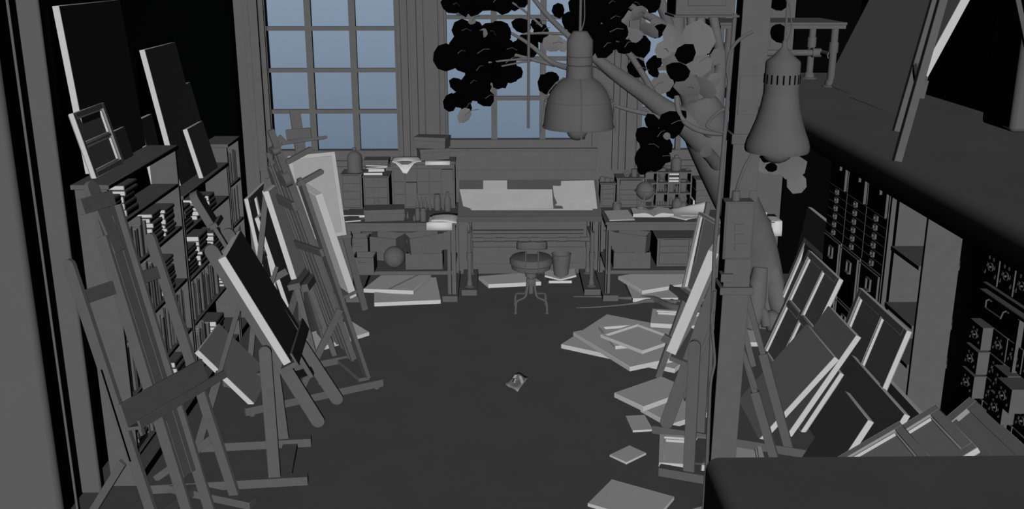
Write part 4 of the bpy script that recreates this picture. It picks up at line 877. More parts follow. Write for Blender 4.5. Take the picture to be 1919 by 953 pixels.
for f_ in (.2,.75): part(T,'frame_crossbar',lambda m:m.bar(RA.lerp(RB,f_)+pR*.016,RA.lerp(RB,f_)+pR*(offR-.106),.05,.025,nr))
q0=G1.on(1273,671,0)+pR*.02; q1=G1.on(1341,512,0)+pR*.02; tv=(q1-q0).normalized(); hq=.72
canvas('stretched_canvas','canvas seen edge on, bright side, on the right tilting easel',[q0+tv*hq+nr*.03,q0+tv*hq+nr*.03+pR*.5,q0+nr*.03+pR*.5,q0+nr*.03],t=.065)
tq=q0-tv*.02; part(T,'tray',lambda m:(m.bar(tq-pR*.03,tq+pR*.54,.03,.11,nr),m.bar(tq-pR*.0+pR*.3+nr*.08+tv*.03,tq+pR*.54+nr*.08+tv*.03,.10,.02,nr),m.bar(tq+pR*.2+nr*.04,tq+pR*.2+nr*.16+tv*.02,.05,.03,pR)))
for qa,qb in (((1397,530),(1480,846)),((1392,640),(1453,850))):
    if qa[0]==1397: A,B=G2.on(*qa,.0)-pR*.05,G2.on(*qb,.0)-pR*.0
    else: A,B=G1.on(1370,610,0)+pR*.12,V((a1.x,a1.y,.07))+dR*1.0
    if qa[0]!=1397: A=G2.on(1392,640)-pR*.06; B=G2.on(1455,852)-pR*.09
    part(T,'rear_strut',lambda m:(m.bar(A,A.lerp(B,.5),.035,.03,pR),m.bar(A.lerp(B,.40),B,.058,.045,pR)))
part(T,'tilt_brace',lambda m:m.bar(G2.on(1391,610)-pR*.2,G2.on(1424,705)-pR*.2,.03,.03,pR))
# far right easel with the framed board
bR=aY(1276,541,7.75); EA=PL(bR,180-14,10.5); EA.nh=V((-math.cos(math.radians(14)),-math.sin(math.radians(14)),0)); l_=math.radians(10.5)
EA.n=EA.nh*math.cos(l_)+V((0,0,math.sin(l_))); EA.v=-EA.nh*math.sin(l_)+V((0,0,math.cos(l_))); EA.u=V((math.sin(math.radians(14)),-math.cos(math.radians(14)),0))
tl_,bl_=EA.on(1306,395),EA.on(1276,541); tr_=tl_+EA.u*.55; br_=bl_+EA.u*.55
ee=(tl_-bl_).normalized(); 
canvas('canvas_back','framed canvas seen from behind on the slim easel, right of the workbench',[tl_,tr_,br_,bl_],t=.045,back=True,bw_=.02,lip=True,wood=SHADEBK)
T=thing('tripod_easel','slim easel with a front tray before the right workbench','easel',ground(bR+EA.u*.25))
tA=EA.on(1258,535); tB=bl_+EA.u*.5-ee*.02
part(T,'tray',lambda m:(m.bar(bl_-EA.u*.08-ee*.02,tB,.03,.12,EA.n),m.bar(bl_-EA.u*.08-ee*.015+EA.n*.06,tB+EA.n*.06+ee*.005,.045,.02,EA.n)))
ft=aZ(1232,708,0); A=bl_+EA.u*.07+EA.n*.0; A=A+ee*.25-EA.n*.05
part(T,'leg',lambda m:m.bar(A+ee*.5,A,.04,.03,EA.u))
part(T,'leg',lambda m:m.bar(bl_+EA.u*.06-EA.n*.035,ft,.055,.03,EA.u))
f2=V((ft.x,ft.y,0))+EA.u*.55; part(T,'leg',lambda m:m.bar(bl_+EA.u*.45-EA.n*.035,f2,.055,.03,EA.u))
f3=V((bl_.x,bl_.y,0))+EA.u*.28-EA.nh*.55; part(T,'rear_leg',lambda m:m.bar(tl_+EA.u*.25-EA.n*.05,f3,.05,.03,EA.u))
part(T,'cross_brace',lambda m:m.bar(ft.lerp(bl_,.42)+EA.u*-.02-EA.n*.0,f2.lerp(bl_+EA.u*.45,.42)-EA.n*.0,.06,.025,EA.n))
# ---- loft easel and canvases ----
leanc('stretched_canvas','large dark canvas leaning on the loft behind the easel legs',2.90,7.17,8.22,LZ+.005,1.45,.40,-1,t=.06,face=GREYF)
leanc('stretched_canvas','large dark canvas leaning farther back on the loft',2.985,8.24,9.1,LZ+.005,1.3,.40,-1,t=.06,face=GREYF)
f1=aZ(1679.5,246,LZ); f2=aZ(1680.5,302,LZ)
T=thing('studio_easel','tall slim legged easel standing on the loft floor','easel',(f1.x,f1.y,LZ))
t1=aY(1751,0,f1.y+.05); t2=aY(1766,0,f2.y+.05)
d1=(t1-f1).normalized(); d2_=(t2-f2).normalized(); top=(f1+d1*2.0)
part(T,'leg',lambda m:m.bar(f1,f1+d1*1.75,.045,.04,V((0,-1,0)))); part(T,'leg',lambda m:m.bar(f2,f2+d2_*1.75,.045,.04,V((0,-1,0))))
part(T,'crossbar',lambda m:m.bar(f1+d1*1.3,f2+d2_*1.3,.05,.03,V((1,0,0)))); part(T,'crossbar',lambda m:m.bar(f1+d1*.42,f2+d2_*.42,.05,.025,V((1,0,0))))
A=aY(1734,150,f1.y-.15); B=aY(1725,184,f1.y-.15); part(T,'tray_bracket',lambda m:m.bar(A,B,.03,.05,V((0,-1,0))))
part(T,'tray_arm',lambda m:m.bar(A,(f1+d1*.45),.03,.03,V((0,0,1))))
fr=aZ(1962,262,LZ); q=aY(1908,8,fr.y-.15); dd=(q-fr).normalized(); part(T,'rear_leg',lambda m:m.bar(fr,fr+dd*1.5,.03,.03,V((0,-1,0))))
# ================= cabinets under the loft =================
XC=2.66
T=thing('filing_cabinet','tall dark cabinet of label drawers under the loft','cabinet',(XC+.3,7.2,0))
ys=[6.53,6.945,7.36,7.78]; z3=1.515; z2_=1.125
MB().box(XC,XC+.5,ys[0],ys[-1],0,1.952).build('carcass',CLAY,T,bevel=.004)
MB().box(XC-.012,XC,ys[0]-.0,ys[0]+.018,0,1.952).build('corner_post',CLAY,T)
def lab(P,parent,w_=.075,h_=.055):
    """label holder ring with pull lip on an X-facing front"""
    x,y,z=P; m=MB(); d=.014
    m.box(x-d,x,y-w_/2,y-w_/2+.008,z-h_/2,z+h_/2).box(x-d,x,y+w_/2-.008,y+w_/2,z-h_/2,z+h_/2).box(x-d,x,y-w_/2+.008,y+w_/2-.008,z+h_/2-.007,z+h_/2).box(x-d-.01,x,y-w_/2+.008,y+w_/2-.008,z-h_/2,z-h_/2+.007)
    return m.build('label_holder',CLAY,parent)
for c in range(3):
    ya,yb=ys[c]+.012,ys[c+1]-.012
    d=MB().box(XC-.006,XC-.0005,ya-.004,yb+.004,z3+.006,1.85).build('door',CLAY,T,bevel=.002)
    MB().box(XC-.026,XC-.0065,ya+.012,ya+.022,z3+.012,1.715).build('door_stile',CLAY,d)
    MB().box(XC-.024,XC-.0065,(ya+yb)/2-.05,(ya+yb)/2+.04,1.695,1.702).box(XC-.024,XC-.0065,(ya+yb)/2-.05,(ya+yb)/2-.043,1.66,1.695).build('handle',CLAY,d)
    h=(z3-z2_)/6
    for r_ in range(6):
        za=z2_+h*r_; d=MB().box(XC-.005,XC-.0005,ya-.008,yb+.008,za+.003,za+h-.003).build('drawer',CLAY,T)
        lab((XC-.0055,(ya+yb)/2,za+h*.5),d,.06,.036)
    for (za,zb_) in ((.70,z2_),(.27,.695),(.03,.265)):
        d=MB().box(XC-.012,XC-.0005,ya,yb,za+.006,zb_-.008).build('drawer',CLAY,T,bevel=.002)
        MB().box(XC-.026,XC-.0125,ya+.012,ya+.02,za+.02,zb_-.02).box(XC-.026,XC-.0125,ya+.02,yb-.012,zb_-.026,zb_-.02).build('moulding',CLAY,d)
        if zb_>.3: lab((XC-.0125,(ya+yb)/2,zb_-.13),d,.085,.09)
# white open shelf unit
yn=5.93
T=thing('shelf_unit','narrow open shelf unit with pale end panel beside the filing cabinet','shelf',(XC+.15,6.2,0))
MB().box(XC,XC+.228,yn,yn+.03,0,1.952).build('side_panel',CLAY,T,bevel=.003)
MB().box(XC-.01,XC+.30,6.49,6.525,0,1.952).build('side_panel',CLAY,T,bevel=.003)
MB().box(XC+.02,XC+.04,6.44,6.489,0,1.952).build('face_strip',CLAY,T)
for px in ((1675,462),(1663,567),(1680,660)):
    z_=aX(*px,XC).z; MB().box(XC-.012,XC+.3,yn+.031,6.43,z_-.03,z_).build('shelf_board',CLAY,T,bevel=.003)
MB().box(XC,XC+.3,yn+.031,6.43,.02,.06).build('shelf_board',CLAY,T)
MB().box(XC+.302,XC+.312,yn+.0,6.525,0,1.952).build('back_panel',CLAY,T)
# ornate card cabinet at the right edge
XD=2.89
T=thing('card_cabinet','dark ornate cabinet of small patterned drawers at the right edge','cabinet',(XD+.3,5.0,0))
MB().box(XD,XD+.5,3.9,yn-.002,0,1.952).build('carcass',CLAY,T,bevel=.003)
def oz(x,y): return aX(x,y,XD)
m1,m2=oz(1850,527),oz(1919,566); MB().box(XD-.03,XD-.0005,3.95,m1.y,m1.z-.02,m1.z).build('moulding',CLAY,T,bevel=.004)
m1b=oz(1850,536); MB().box(XD-.05,XD-.0005,3.95,m1b.y,m1b.z-.035,m1b.z-.012).build('moulding',CLAY,T,bevel=.006)
def scroll(par,x,y0,y1,z0,z1,seed):
    rr=random.Random(seed); m=MB()
    cy0,cz0=(y0+y1)/2,(z0+z1)/2; w_,h_=(y1-y0),(z1-z0)
    for sg in (-1,1):
        for k in range(3):
            yy=cy0+sg*w_*(.18+.12*k); zz=cz0+h_*(.28-.27*k)
            m.tube([(x-.003,yy+w_*.07*(1-i/9)*math.cos(i*.9+k),zz+h_*.1*(1-i/9)*math.sin(i*.9+k)) for i in range(8)],.0013,4)
    m.tube([(x-.004,cy0+.03*math.cos(a),cz0+.025*math.sin(a)) for a in [2*math.pi*i/10 for i in range(11)]],.003,5)
    m.lathe([(.006,0),(.006,.012),(.01,.016),(.001,.02)],(x,cy0,cz0),8,(-1,0,0)); m.build('ornament',CLAY,par)
# top row of cells
r0,r1=oz(1876,520),oz(1877,486); zt_,zb_=oz(1877,486).z+.02,m1.z+.012
cw=abs(oz(1878,505).y-oz(1908,520).y); y_=oz(1878,505).y+cw
for k in range(4):
    d=MB().box(XD-.018,XD-.0005,y_-cw+.006,y_-.006,zb_,zt_+.03).build('drawer',CLAY,T,bevel=.002)
    scroll(d,XD-.0185,y_-cw+.02,y_-.02,zb_+.01,zt_,k); y_-=cw
# big drawer with a bail handle
b1=oz(1862,568); b2=oz(1893,598); zb1=oz(1858,600).z
d=MB().box(XD-.018,XD-.0005,oz(1914,600).y,oz(1855,560).y,zb1+.0,m1b.z-.05).build('drawer',CLAY,T,bevel=.003)
hy0,hy1=b1.y,b2.y; hz=(b1.z+b2.z)/2+.01
m=MB().tube([(XD-.02,hy0,hz+.03),(XD-.045,hy0,hz+.02),(XD-.05,hy0-.01,hz-.02),(XD-.05,hy1+.01,hz-.02),(XD-.045,hy1,hz+.02),(XD-.02,hy1,hz+.03)],.005,6); m.build('bail_handle',CLAY,d)
MB().lathe([(.018,0),(.018,.006),(.01,.01)],(XD-.0185,hy0,hz+.03),10,(-1,0,0)).build('handle_plate',CLAY,d); MB().lathe([(.018,0),(.018,.006),(.01,.01)],(XD-.0185,hy1,hz+.03),10,(-1,0,0)).build('handle_plate',CLAY,d)
MB().box(XD-.03,XD-.0005,oz(1917,600).y-.02,oz(1917,600).y,.02,m1b.z-.05).build('stile',CLAY,T)
# small patterned drawers, some pulled out
ya=oz(1861,640).y; yb=oz(1881,715).y; 
pit=cw*.98; ztop=zb1-.02; rh=(oz(1861,613).z-oz(1871,692).z)
rh=.155
ncol=6; ytop=ya+pit
outs={}
def pulled(root,front,ytopz):
    Y_=oz(*root).y; xf=aY(front[0],front[1],Y_).x; return Y_,xf
P1=pulled((1861,640),(1840,640),0); P2=pulled((1881,715),(1857,715),0); P3=pulled((1873,765),(1848,765),0)
def sd(y0,y1,z0,z1,xf,seed):
    d=MB().box(xf,XD-.0005,y0,y1,z0,z1).build('drawer',CLAY,T,bevel=.002); scroll(d,xf-.0005,y0+.02,y1-.02,z0+.01,z1-.01,seed); return d
ztA=oz(1861,612).z; zbA=oz(1861,659).z
rowh=ztA-zbA
cols=[P1[0]+pit*.0]; seed=10
lay=[]
rows_z=[(ztA,zbA)]
for k in range(1,6): rows_z.append((ztA-(rowh+.012)*k,zbA-(rowh+.012)*k))
shift=[0,P2[0]-P1[0],0]
for r_,(za,zb_) in enumerate(rows_z):
    if zb_<.02: break
    for c in range(5):
        y0=P1[0]-pit*c; xf=XD-.012
        if (r_,c) in ((0,0),): xf=P1[1]
        if (r_,c) in ((1,0),(1,2)): xf=P2[1]
        if (r_,c) in ((2,0),(2,2)): xf=P3[1]
        if (r_,c)==(1,3): xf=XD-.14
        if y0<4.0: continue
        sd(y0+.004,y0+pit-.004,max(zb_,.02),za,xf,seed); seed+=1
# ---- loft table of pipe ----
tz=aY(1586,42,8.95).z; tx1=aY(1587,42,8.95).x; tx0=aY(1349,42,8.95).x
T=thing('pipe_table','low pipe legged table standing on the loft','table',((tx0+tx1)/2,9.3,LZ))
MB().box(tx0,tx1,8.93,9.72,tz-.022,tz).build('tabletop',CLAY,T,bevel=.003); MB().box(tx0+.01,tx1-.005,8.94,9.71,tz-.055,tz-.024).build('tabletop_underboard',CLAY,T,bevel=.003)
lx1=aZ(1555,160,LZ).x-.02; lx0=tx0+.1
for X in (lx0,lx1):
    for Y in (9.0,9.64):
        MB().tube([(X,Y,LZ),(X,Y,tz-.055)],.033,12).lathe([(.075,0),(.075,.008),(.05,.014),(.045,.05),(.033,.06)],(X,Y,LZ),16).lathe([(.042,.30),(.042,.39)],(X,Y,LZ),14).build('leg',CLAY,T)
rz_=LZ+.27
for X in (lx0,lx1): MB().tube([(X,9.0,rz_),(X,9.64,rz_)],.026,12).lathe([(.036,-.03),(.036,.03)],(X,9.08,rz_),12,(0,1,0)).build('side_rail',CLAY,T)
MB().tube([(lx0,9.32,rz_),(lx1,9.32,rz_)],.03,12).lathe([(.042,-.04),(.042,.04)],(lx1-.05,9.32,rz_),12,(1,0,0)).build('cross_rail',CLAY,T)
# ---- timber post with conduit, box and cables ----
PY=5.2
X0,X1=aY(1343,700,PY).x-.006,aY(1391,700,PY).x-.006
T=thing('timber_post','tall timber post with iron straps before the loft','post',((X0+X1)/2,PY,0))
T.rotation_euler=(0,.008,0)
MB().box(X0,X1,PY,PY+.15,0,ZT).build('shaft',CLAY,T,bevel=.004)
def strap(y0,y1,xa=0,xb=0,d=.02):
    za,zb_=aY(1370,y1,PY).z,aY(1370,y0,PY).z; MB().box(X0-d+xa,X1+d+xb,PY-d,PY+.17,za,zb_).build('strap',CLAY,T,bevel=.004)
strap(537,551); strap(251,270,0,0,.012); 
za,zb_=aY(1350,527,PY).z,aY(1350,512,PY).z; MB().box(X0-.02,X0+.05,PY-.02,PY+.05,za,zb_).build('bracket',CLAY,T,bevel=.003)
za,zb_=aY(1380,215,PY).z,aY(1380,141,PY).z; MB().box(X0+.01,X1-.012,PY-.008,PY-.0005,za,zb_).build('face_plate',CLAY,T,bevel=.002)
for x in (1376,1405):
    q=aY(x,367,PY); MB().box(q.x-.02,q.x+.025,PY-.006,PY-.0005,q.z-.03,q.z+.03).build('fixing_plate',CLAY,T)
bx0,bx1=aY(1357,430,PY-.1).x,aY(1412,430,PY-.1).x; bz0,bz1=aY(1385,486,PY-.1).z,aY(1385,378,PY-.1).z
T2=thing('junction_box','grey electrical box mounted on the timber post','electrical box',((bx0+bx1)/2,PY-.06,bz0))
MB().box(bx0,bx1,PY-.1,PY-.003,bz0,bz1).build('box_body',CLAY,T2,bevel=.006)
MB().box(bx0+.008,bx1-.008,PY-.108,PY-.1005,bz0+.01,bz1-.008).build('cover',CLAY,T2,bevel=.003)
for y in (421,439,457):
    q=aY(1380,y,PY-.11); MB().box(q.x-.005,q.x+.045,PY-.114,PY-.1085,q.z-.002,q.z+.003).box(q.x-.008,q.x-.003,PY-.114,PY-.1085,q.z-.035,q.z+.003).build('raised_mark',CLAY,T2)
q=aY(1379,370,PY-.06); MB().lathe([(.022,0),(.022,.045),(.018,.05),(.001,.05)],(q.x,PY-.06,bz1),14).build('gland',CLAY,T2)
cb=[(q.x,PY-.06,bz1+.045)]+[tuple(aY(x,y,PY-.07)) for x,y in ((1385,340),(1396,312),(1410,287),(1420,262),(1424,200))]
tag(MB().tube(crom(cb,5),.0095,8).build('power_cable',CLAY),'thick cable rising from the electrical box beside the bell lamp','cable')
p0,p1=aY(1383,60,PY-.02),aY(1325,850,PY-.02)
cx0=(aY(1331,760,PY).x); 
CP=tag(MB().tube([aY(1324.5,850,PY+.02)-V((0,0,aY(1324.5,850,PY+.02).z)),aY(1325.5,850,PY+.02),aY(1339,470,PY+.02),aY(1377.5,25,PY+.02)],.0115,10).build('conduit_pipe',CLAY),'straight conduit pipe running up the left of the timber post','pipe')
w1=[tuple(aY(x,y,PY+.0)) for x,y in ((1338,560),(1334,600),(1337,645),(1339,680),(1332,715),(1329,770),(1325,850),(1322,950))]
w1.append((w1[-1][0],PY,0.0)); tag(MB().tube(crom([tuple(aY(1338.5,545,PY))]+w1,4),.0085,8).build('power_cable',CLAY),'loose cable bulging beside the lower half of the conduit pipe','cable')
w2=[tuple(aY(x,y,PY-.02)) for x,y in ((1366,150),(1363,130),(1368,100),(1378,82),(1394,68),(1411,59))]
tag(MB().tube(crom(w2,4),.009,8).build('cable_stub',CLAY),'bent cable end curling up across the timber post top','cable')
w3=[tuple(aY(x,y,PY+.025)) for x,y in ((1362,203),(1346,210),(1325,233),(1335,242),(1358,248))]
MB().tube(crom(w3,4),.009,8).build('cable_loop',CLAY,CP)
# panelled box hanging beside the post
qx0,qx1=aY(1266,28,PY+.02).x,X0-.01; qz=aY(1320,28,PY+.02).z
T=thing('hanging_cabinet','panelled cabinet box fixed to the timber post, seen only at its bottom','cabinet',((qx0+qx1)/2,PY+.15,qz))
MB().box(qx0,qx1,PY+.02,PY+.3,qz,qz+1.0).build('box_body',CLAY,T,bevel=.003)
MB().box(qx0+.06,qx1-.05,PY+.012,PY+.0195,qz+.045,qz+.9).build('door',CLAY,T,bevel=.003)
MB().box(qx0-.01,qx1+.02,PY-.0,PY+.3,qz-.012,qz-.0005).build('bottom_board',CLAY,T,bevel=.003)
# ================= pendant lamps =================
def pend(label,cx,Y,prof_px,name='pendant_lamp'):
    return None
LY=5.0
def lampprof(cx,Y,pts): # (y px, radius px)
    out=[]
    for y,r_ in pts: p=aY(cx,y,Y); out.append((pm(p,r_),p.z))
    return out
cx1=aY(1085.5,150,LY).x
pr=lampprof(1085.5,LY,[(238,66),(232,66),(228,65),(205,63),(188,60),(170,52),(155,40),(147,28),(145,25),(131,24.5),(124,24.5),(122.5,22.5),(121,24.5),(108,24.5),(106.5,23),(105,24.5),(75,24.5),(60,14.5),(58.5,13),(58,4)])
z0=pr[0][1]
T=thing('pendant_lamp','domed industrial pendant lamp with wire guard before the middle window','lamp',(cx1,LY,z0))
MB().lathe([(r_,z-z0) for r_,z in pr[:8]]+[(pr[8][0],pr[8][1]-z0)],(0,0,0),32).build('shade',CLAY,T,world=False)
MB().lathe([(r_,z-z0) for r_,z in pr[8:]],(0,0,0),28).build('housing',CLAY,T,world=False)
b0=aY(1083,236,LY); rb_=pm(b0,20); zb=aY(1083,239,LY).z-z0
MB().ball((-.006,0,zb-.01),rb_,22).build('bulb',CLAY,T,world=False)
rr0=pr[0][0]
for k in range(4):
    a=math.pi/4*0+k*math.pi/2-math.pi/2
    g=[((r_*1.02+.007)*math.cos(a),(r_*1.02+.007)*math.sin(a),z-z0) for r_,z in [(pr[0][0],pr[0][1]-.03)]+pr[0:9]]
    MB().tube(g,.0035,6).build('guard_wire',CLAY,T,world=False)
MB().tube([((pr[3][0]+.004)*math.cos(a),(pr[3][0]+.004)*math.sin(a),pr[4][1]-z0-.0) for a in [2*math.pi*i/32 for i in range(33)]],.002,5).build('guard_ring',CLAY,T,world=False)
MB().tube([((rr0+.002)*math.cos(a),(rr0+.002)*math.sin(a),.004) for a in [2*math.pi*i/32 for i in range(33)]],.004,6).build('rim',CLAY,T,world=False)
MB().tube([(0,0,pr[-1][1]-z0-.01),(0,0,ZT-z0)],.0065,8).build('cord',CLAY,T,world=False)
MB().tube(crom([(.005,0,pr[-1][1]-z0),(.02,0,pr[-1][1]-z0+.06),(.016,0,pr[-1][1]-z0+.18),(.003,0,pr[-1][1]-z0+.4)],4),.003,6).build('safety_wire',CLAY,T,world=False)
pr=lampprof(1463,LY,[(283,58),(279,59.5),(272,59.5),(262,57),(250,52),(225,43),(200,36.5),(180,33.5),(176,32.5),(152,32.5),(118,32.5),(114,31),(104,19),(92,8.5),(88,5),(76,4)])
z0=pr[0][1]; cx2=aY(1463,180,LY).x
T=thing('pendant_lamp','bell shaped pendant lamp with a slotted collar hanging beside the post','lamp',(cx2,LY,z0))
MB().lathe([(r_,z-z0) for r_,z in pr[:9]],(0,0,0),32).build('shade',CLAY,T,world=False)
MB().lathe([(r_,z-z0) for r_,z in pr[8:]],(0,0,0),28).build('housing',CLAY,T,world=False)
rs=pr[9][0]
for k in range(18):
    a=2*math.pi*k/18; c=(rs*math.cos(a),rs*math.sin(a))
    MB().lathe([(.0045,0),(.0045,.045),(.001,.0465)],(c[0]*.985,c[1]*.985,pr[9][1]-z0-.01),6).build('vent_slot',LEAFD,T,world=False)
MB().ball((0,0,.0),pm(aY(1463,283,LY),30),20,.75).build('bulb',CLAY,T,world=False)
MB().tube([(0,0,pr[-1][1]-z0-.01),(0,0,ZT-z0)],.006,8).build('cord',CLAY,T,world=False)
MB().tube(crom([(.004,0,pr[-1][1]-z0-.02),(.028,0,pr[-1][1]-z0+.05),(.02,0,pr[-1][1]-z0+.12),(.004,0,pr[-1][1]-z0+.2)],5),.0035,6).build('safety_wire',CLAY,T,world=False)
q=aY(990,240,6.0); tag(MB().tube([q,(q.x,q.y,ZT)],.0085,8).build('hanging_rod',CLAY),'thin straight rod hanging before the middle window','rod')
# ================= tree =================
TR=thing('indoor_tree','large bare limbed tree growing through the floor beside the right workbench','tree',aZ(1430,600,0))
def limb(name,pts,k=5,seg=12,m=None):
    P=[]
    for x,y,Y,r_ in pts: p=aY(x,y,Y); P.append((p.x,p.y,p.z,pm(p,r_)))
    C_=crom(P,k); return MB().tube([c[:3] for c in C_],[max(c[3],.002) for c in C_],seg).build(name,BARK,TR)
def rootz(name,pts,seg=10):
    P=[]
    for x,y,r_ in pts: p=aZ(x,y,0); rr_=pm(p,r_); P.append((p.x,p.y,rr_*.75,rr_))
    C_=crom(P,5); return MB().tube([c[:3] for c in C_],[max(c[3],.002) for c in C_],seg).build(name,BARK,TR)
limb('trunk',[(1433,622,8.7,48),(1433,585,8.7,46),(1428,540,8.7,42),(1421,490,8.68,40),(1409,440,8.6,39),(1388,395,8.5,40),(1366,350,8.4,40),(1345,300,8.3,42),(1325,250,8.25,43),(1312,205,8.2,40),(1306,185,8.2,30)],6,22)
limb('root_flare',[(1440,480,8.62,14),(1452,540,8.55,20),(1466,580,8.5,22),(1478,612,8.45,14)],5,14)
limb('root_flare',[(1425,500,8.5,14),(1416,560,8.45,20),(1408,600,8.4,18),(1402,618,8.35,9)],5,14)
limb('root_flare',[(1440,590,8.45,12),(1447,598,8.4,17),(1452,618,8.35,14)],4,14)
limb('root_flare',[(1425,575,8.42,6),(1433,590,8.38,9),(1436,612,8.33,9)],4,12)
rootz('root',[(1400,600,14),(1340,588,9),(1290,586,8),(1255,578,7),(1228,566,6.5),(1205,562,5),(1165,560,2.6),(1135,557,1.8),(1075,556,1.0)])
rootz('root',[(1360,580,8),(1300,572,6),(1250,569,5),(1215,566,4),(1185,570,2),(1130,575,1.3),(1080,577,.8)])
rootz('root',[(1350,592,9),(1322,592,7),(1300,590,6),(1285,584,5),(1268,570,4),(1235,556,2.5),(1220,557,1.5)])
rootz('root',[(1420,600,14),(1395,612,8),(1380,620,4),(1372,624,2)])
limb('limb',[(1330,262,8.22,38),(1290,232,8.15,27),(1250,208,8.1,20),(1210,178,8.0,16),(1160,143,7.9,13.5),(1115,108,7.8,9),(1090,88,7.75,7),(1061,63,7.7,5.5),(1030,33,7.7,5),(998,-5,7.7,4)],5,16)
limb('limb',[(1150,140,7.9,10),(1115,118,7.85,8),(1085,128,7.8,7),(1063,126,7.75,6),(1035,117,7.7,5),(1013,100,7.7,4.5),(985,78,7.7,3.5),(950,58,7.7,2.5),(925,48,7.7,2)],5,12)
limb('branch',[(1040,122,7.72,4),(1000,112,7.7,3.4),(960,101,7.7,3),(945,92,7.7,2.5),(930,85,7.7,1.5)],4,10)
limb('branch',[(1000,110,7.7,2.5),(960,112,7.65,2),(915,117,7.6,1.6)],4,8)
limb('branch',[(1010,110,7.72,2.5),(975,117,7.7,1.8),(940,124,7.7,1.5)],4,8)
limb('branch',[(1061,64,7.7,3),(1020,62,7.7,2.5),(980,64,7.7,1.5)],4,8)
limb('branch',[(1016,50,7.7,2.4),(985,22,7.7,2.2),(960,5,7.7,1.8)],4,8)
limb('branch',[(1270,230,8.12,9),(1225,216,8.05,5),(1180,206,8.0,4),(1150,197,7.95,3)],5,10)
limb('branch',[(1232,190,8.05,7),(1205,140,8.0,6),(1175,95,7.95,6),(1150,60,7.9,5),(1125,45,7.9,4)],5,10)
limb('limb',[(1318,225,8.22,30),(1292,165,8.2,22),(1272,100,8.2,18),(1266,50,8.2,17),(1268,-25,8.2,17)],5,16)
limb('limb',[(1275,95,8.2,12),(1255,50,8.15,10),(1240,10,8.1,10),(1232,-25,8.1,9)],4,12)
limb('limb',[(1262,60,8.15,9),(1230,38,8.1,8),(1195,20,8.05,7),(1170,2,8.0,6),(1158,-12,8.0,5)],4,12)
limb('limb',[(1330,215,8.25,26),(1346,150,8.3,14),(1350,110,8.3,10),(1342,60,8.3,9),(1332,10,8.3,9),(1328,-20,8.3,9)],5,14)
limb('branch',[(1350,120,8.28,6),(1335,95,8.25,4),(1325,80,8.2,3)],3,8)
for x,t_ in ((1298,9),(1315,9)): limb('limb',[(1310,190,8.25,16),(x,110,8.4,10),(x-2,40,8.45,t_),(x-3,-20,8.45,t_)],4,12)
limb('cut_stub',[(1352,322,8.25,13),(1338,300,8.1,12.5),(1323,284,7.98,11.5)],3,14)
limb('cut_stub',[(1340,262,8.15,8),(1318,245,8.0,5)],3,10)
limb('vine',[(1268,180,8.02,5),(1271,205,7.98,5),(1283,228,7.95,5),(1305,242,7.9,5),(1330,249,7.9,4.5),(1356,251,7.95,4)],5,10)
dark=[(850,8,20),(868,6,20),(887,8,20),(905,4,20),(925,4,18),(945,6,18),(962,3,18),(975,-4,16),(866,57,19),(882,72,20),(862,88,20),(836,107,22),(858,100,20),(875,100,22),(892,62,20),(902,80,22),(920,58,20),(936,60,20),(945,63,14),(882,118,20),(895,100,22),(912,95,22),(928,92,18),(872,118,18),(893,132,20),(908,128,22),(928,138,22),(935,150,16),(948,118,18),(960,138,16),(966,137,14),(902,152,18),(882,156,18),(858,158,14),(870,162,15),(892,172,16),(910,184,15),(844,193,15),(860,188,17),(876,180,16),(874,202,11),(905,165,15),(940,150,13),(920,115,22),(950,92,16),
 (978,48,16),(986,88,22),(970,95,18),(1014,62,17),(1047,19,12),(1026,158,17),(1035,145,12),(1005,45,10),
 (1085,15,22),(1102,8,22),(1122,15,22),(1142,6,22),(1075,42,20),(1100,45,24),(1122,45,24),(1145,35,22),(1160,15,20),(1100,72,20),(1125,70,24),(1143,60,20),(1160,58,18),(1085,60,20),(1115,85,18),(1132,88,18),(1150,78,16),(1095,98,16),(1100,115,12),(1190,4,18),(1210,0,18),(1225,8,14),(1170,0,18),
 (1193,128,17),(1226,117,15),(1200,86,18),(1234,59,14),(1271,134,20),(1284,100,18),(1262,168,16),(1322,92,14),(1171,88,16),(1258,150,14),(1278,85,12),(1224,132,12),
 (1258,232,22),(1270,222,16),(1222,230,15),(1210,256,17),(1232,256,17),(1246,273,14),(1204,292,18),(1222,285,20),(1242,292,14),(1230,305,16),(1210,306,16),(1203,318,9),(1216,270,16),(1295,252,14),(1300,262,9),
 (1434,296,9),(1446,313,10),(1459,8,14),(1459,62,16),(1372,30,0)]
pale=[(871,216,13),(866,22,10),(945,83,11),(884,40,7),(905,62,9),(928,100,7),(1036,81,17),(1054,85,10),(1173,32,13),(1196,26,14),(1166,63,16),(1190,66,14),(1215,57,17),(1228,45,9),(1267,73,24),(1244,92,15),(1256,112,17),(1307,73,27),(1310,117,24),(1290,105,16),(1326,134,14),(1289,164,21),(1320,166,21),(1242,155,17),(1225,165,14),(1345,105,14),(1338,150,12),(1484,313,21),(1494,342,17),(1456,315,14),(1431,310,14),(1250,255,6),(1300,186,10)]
lr=random.Random(11)
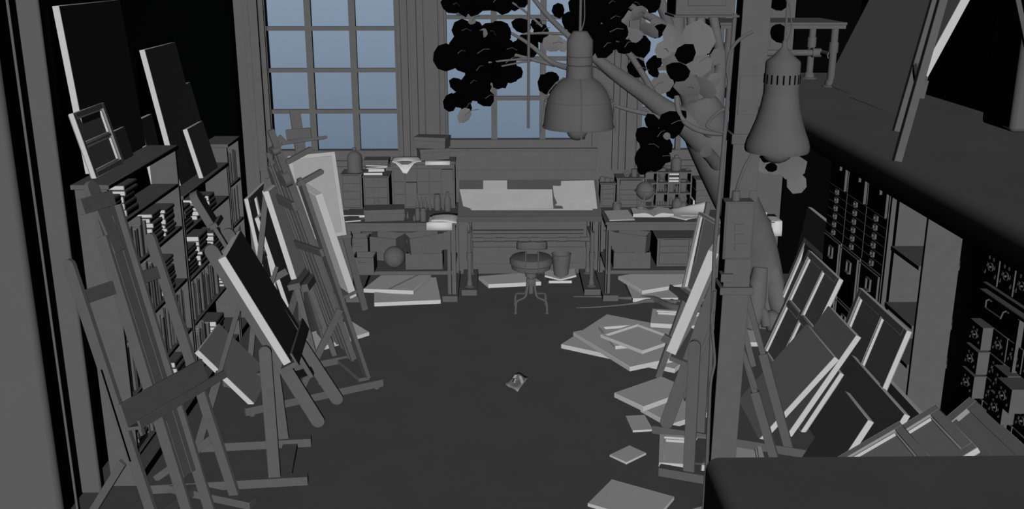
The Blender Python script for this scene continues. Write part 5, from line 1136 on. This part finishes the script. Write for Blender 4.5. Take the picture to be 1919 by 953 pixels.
def leaves(name,L,m,y0,y1,tilt,sc=1.18):
    mb=MB(); 
    for x,y,r_ in L:
        if r_<=0: continue
        Y=(y0+(y1-y0)*min(1,max(0,(x-850)/450)))+lr.uniform(-.22,.22)
        if x>1400: Y=8.0+lr.uniform(-.1,.1)
        if m is LEAFD and 1250<x<1300 and 90<y<140: Y=7.35
        c=aY(x,y,Y); R_=pm(c,r_*sc); k=lr.choice((3,3,4))
        d=(CAM-c).normalized(); nn=(d+V((lr.uniform(-tilt,tilt),lr.uniform(-.2,.2),lr.uniform(-tilt,tilt)*1.2))).normalized()
        a=nn.orthogonal().normalized(); b_=nn.cross(a); ph=lr.uniform(0,6.28); a,b_=a*math.cos(ph)+b_*math.sin(ph),b_*math.cos(ph)-a*math.sin(ph)
        e=lr.uniform(.72,1.0); tip=c+a*R_*1.12; tail=c-a*R_*.95; fold=lr.uniform(.08,.22)
        up=[c+a*(R_*math.cos(t))+b_*(R_*e*math.sin(t)*lr.uniform(.92,1.06))-nn*(fold*R_*math.sin(t)) for t in [math.pi*(i+1)/(k+1) for i in range(k)]]
        dn=[c+a*(R_*math.cos(t))-b_*(R_*e*math.sin(t)*lr.uniform(.92,1.06))-nn*(fold*R_*math.sin(t)) for t in [math.pi*(i+1)/(k+1) for i in range(k)]]
        mb.add([tip]+up+[tail]+dn[::-1],[tuple(range(0,k+2)),tuple([0]+[k+1]+list(range(k+2,2*k+2)))])
    return mb.build(name,m,TR)
leaves('unlit_foliage',dark,LEAFD,7.6,8.05,.45)['label']='unlit leaves toned black'  # leaves facing away from the light, their shade painted as black
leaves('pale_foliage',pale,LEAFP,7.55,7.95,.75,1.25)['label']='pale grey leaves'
# leaf stalks
mb=MB()
for x,y,r_ in dark[::4]+pale[::3]:
    if r_<=0 or x>1400: continue
    Y=7.3+.4*min(1,max(0,(x-850)/450)); p=aY(x,y,Y); q=aY(x+lr.uniform(8,26),y+lr.uniform(-14,10),Y+.15); mb.tube([p,p.lerp(q,.5)+V((0,0,.015)),q],.0028,5)
o=mb.build('leaf_stalk',BARK,TR); o['kind']='stuff'
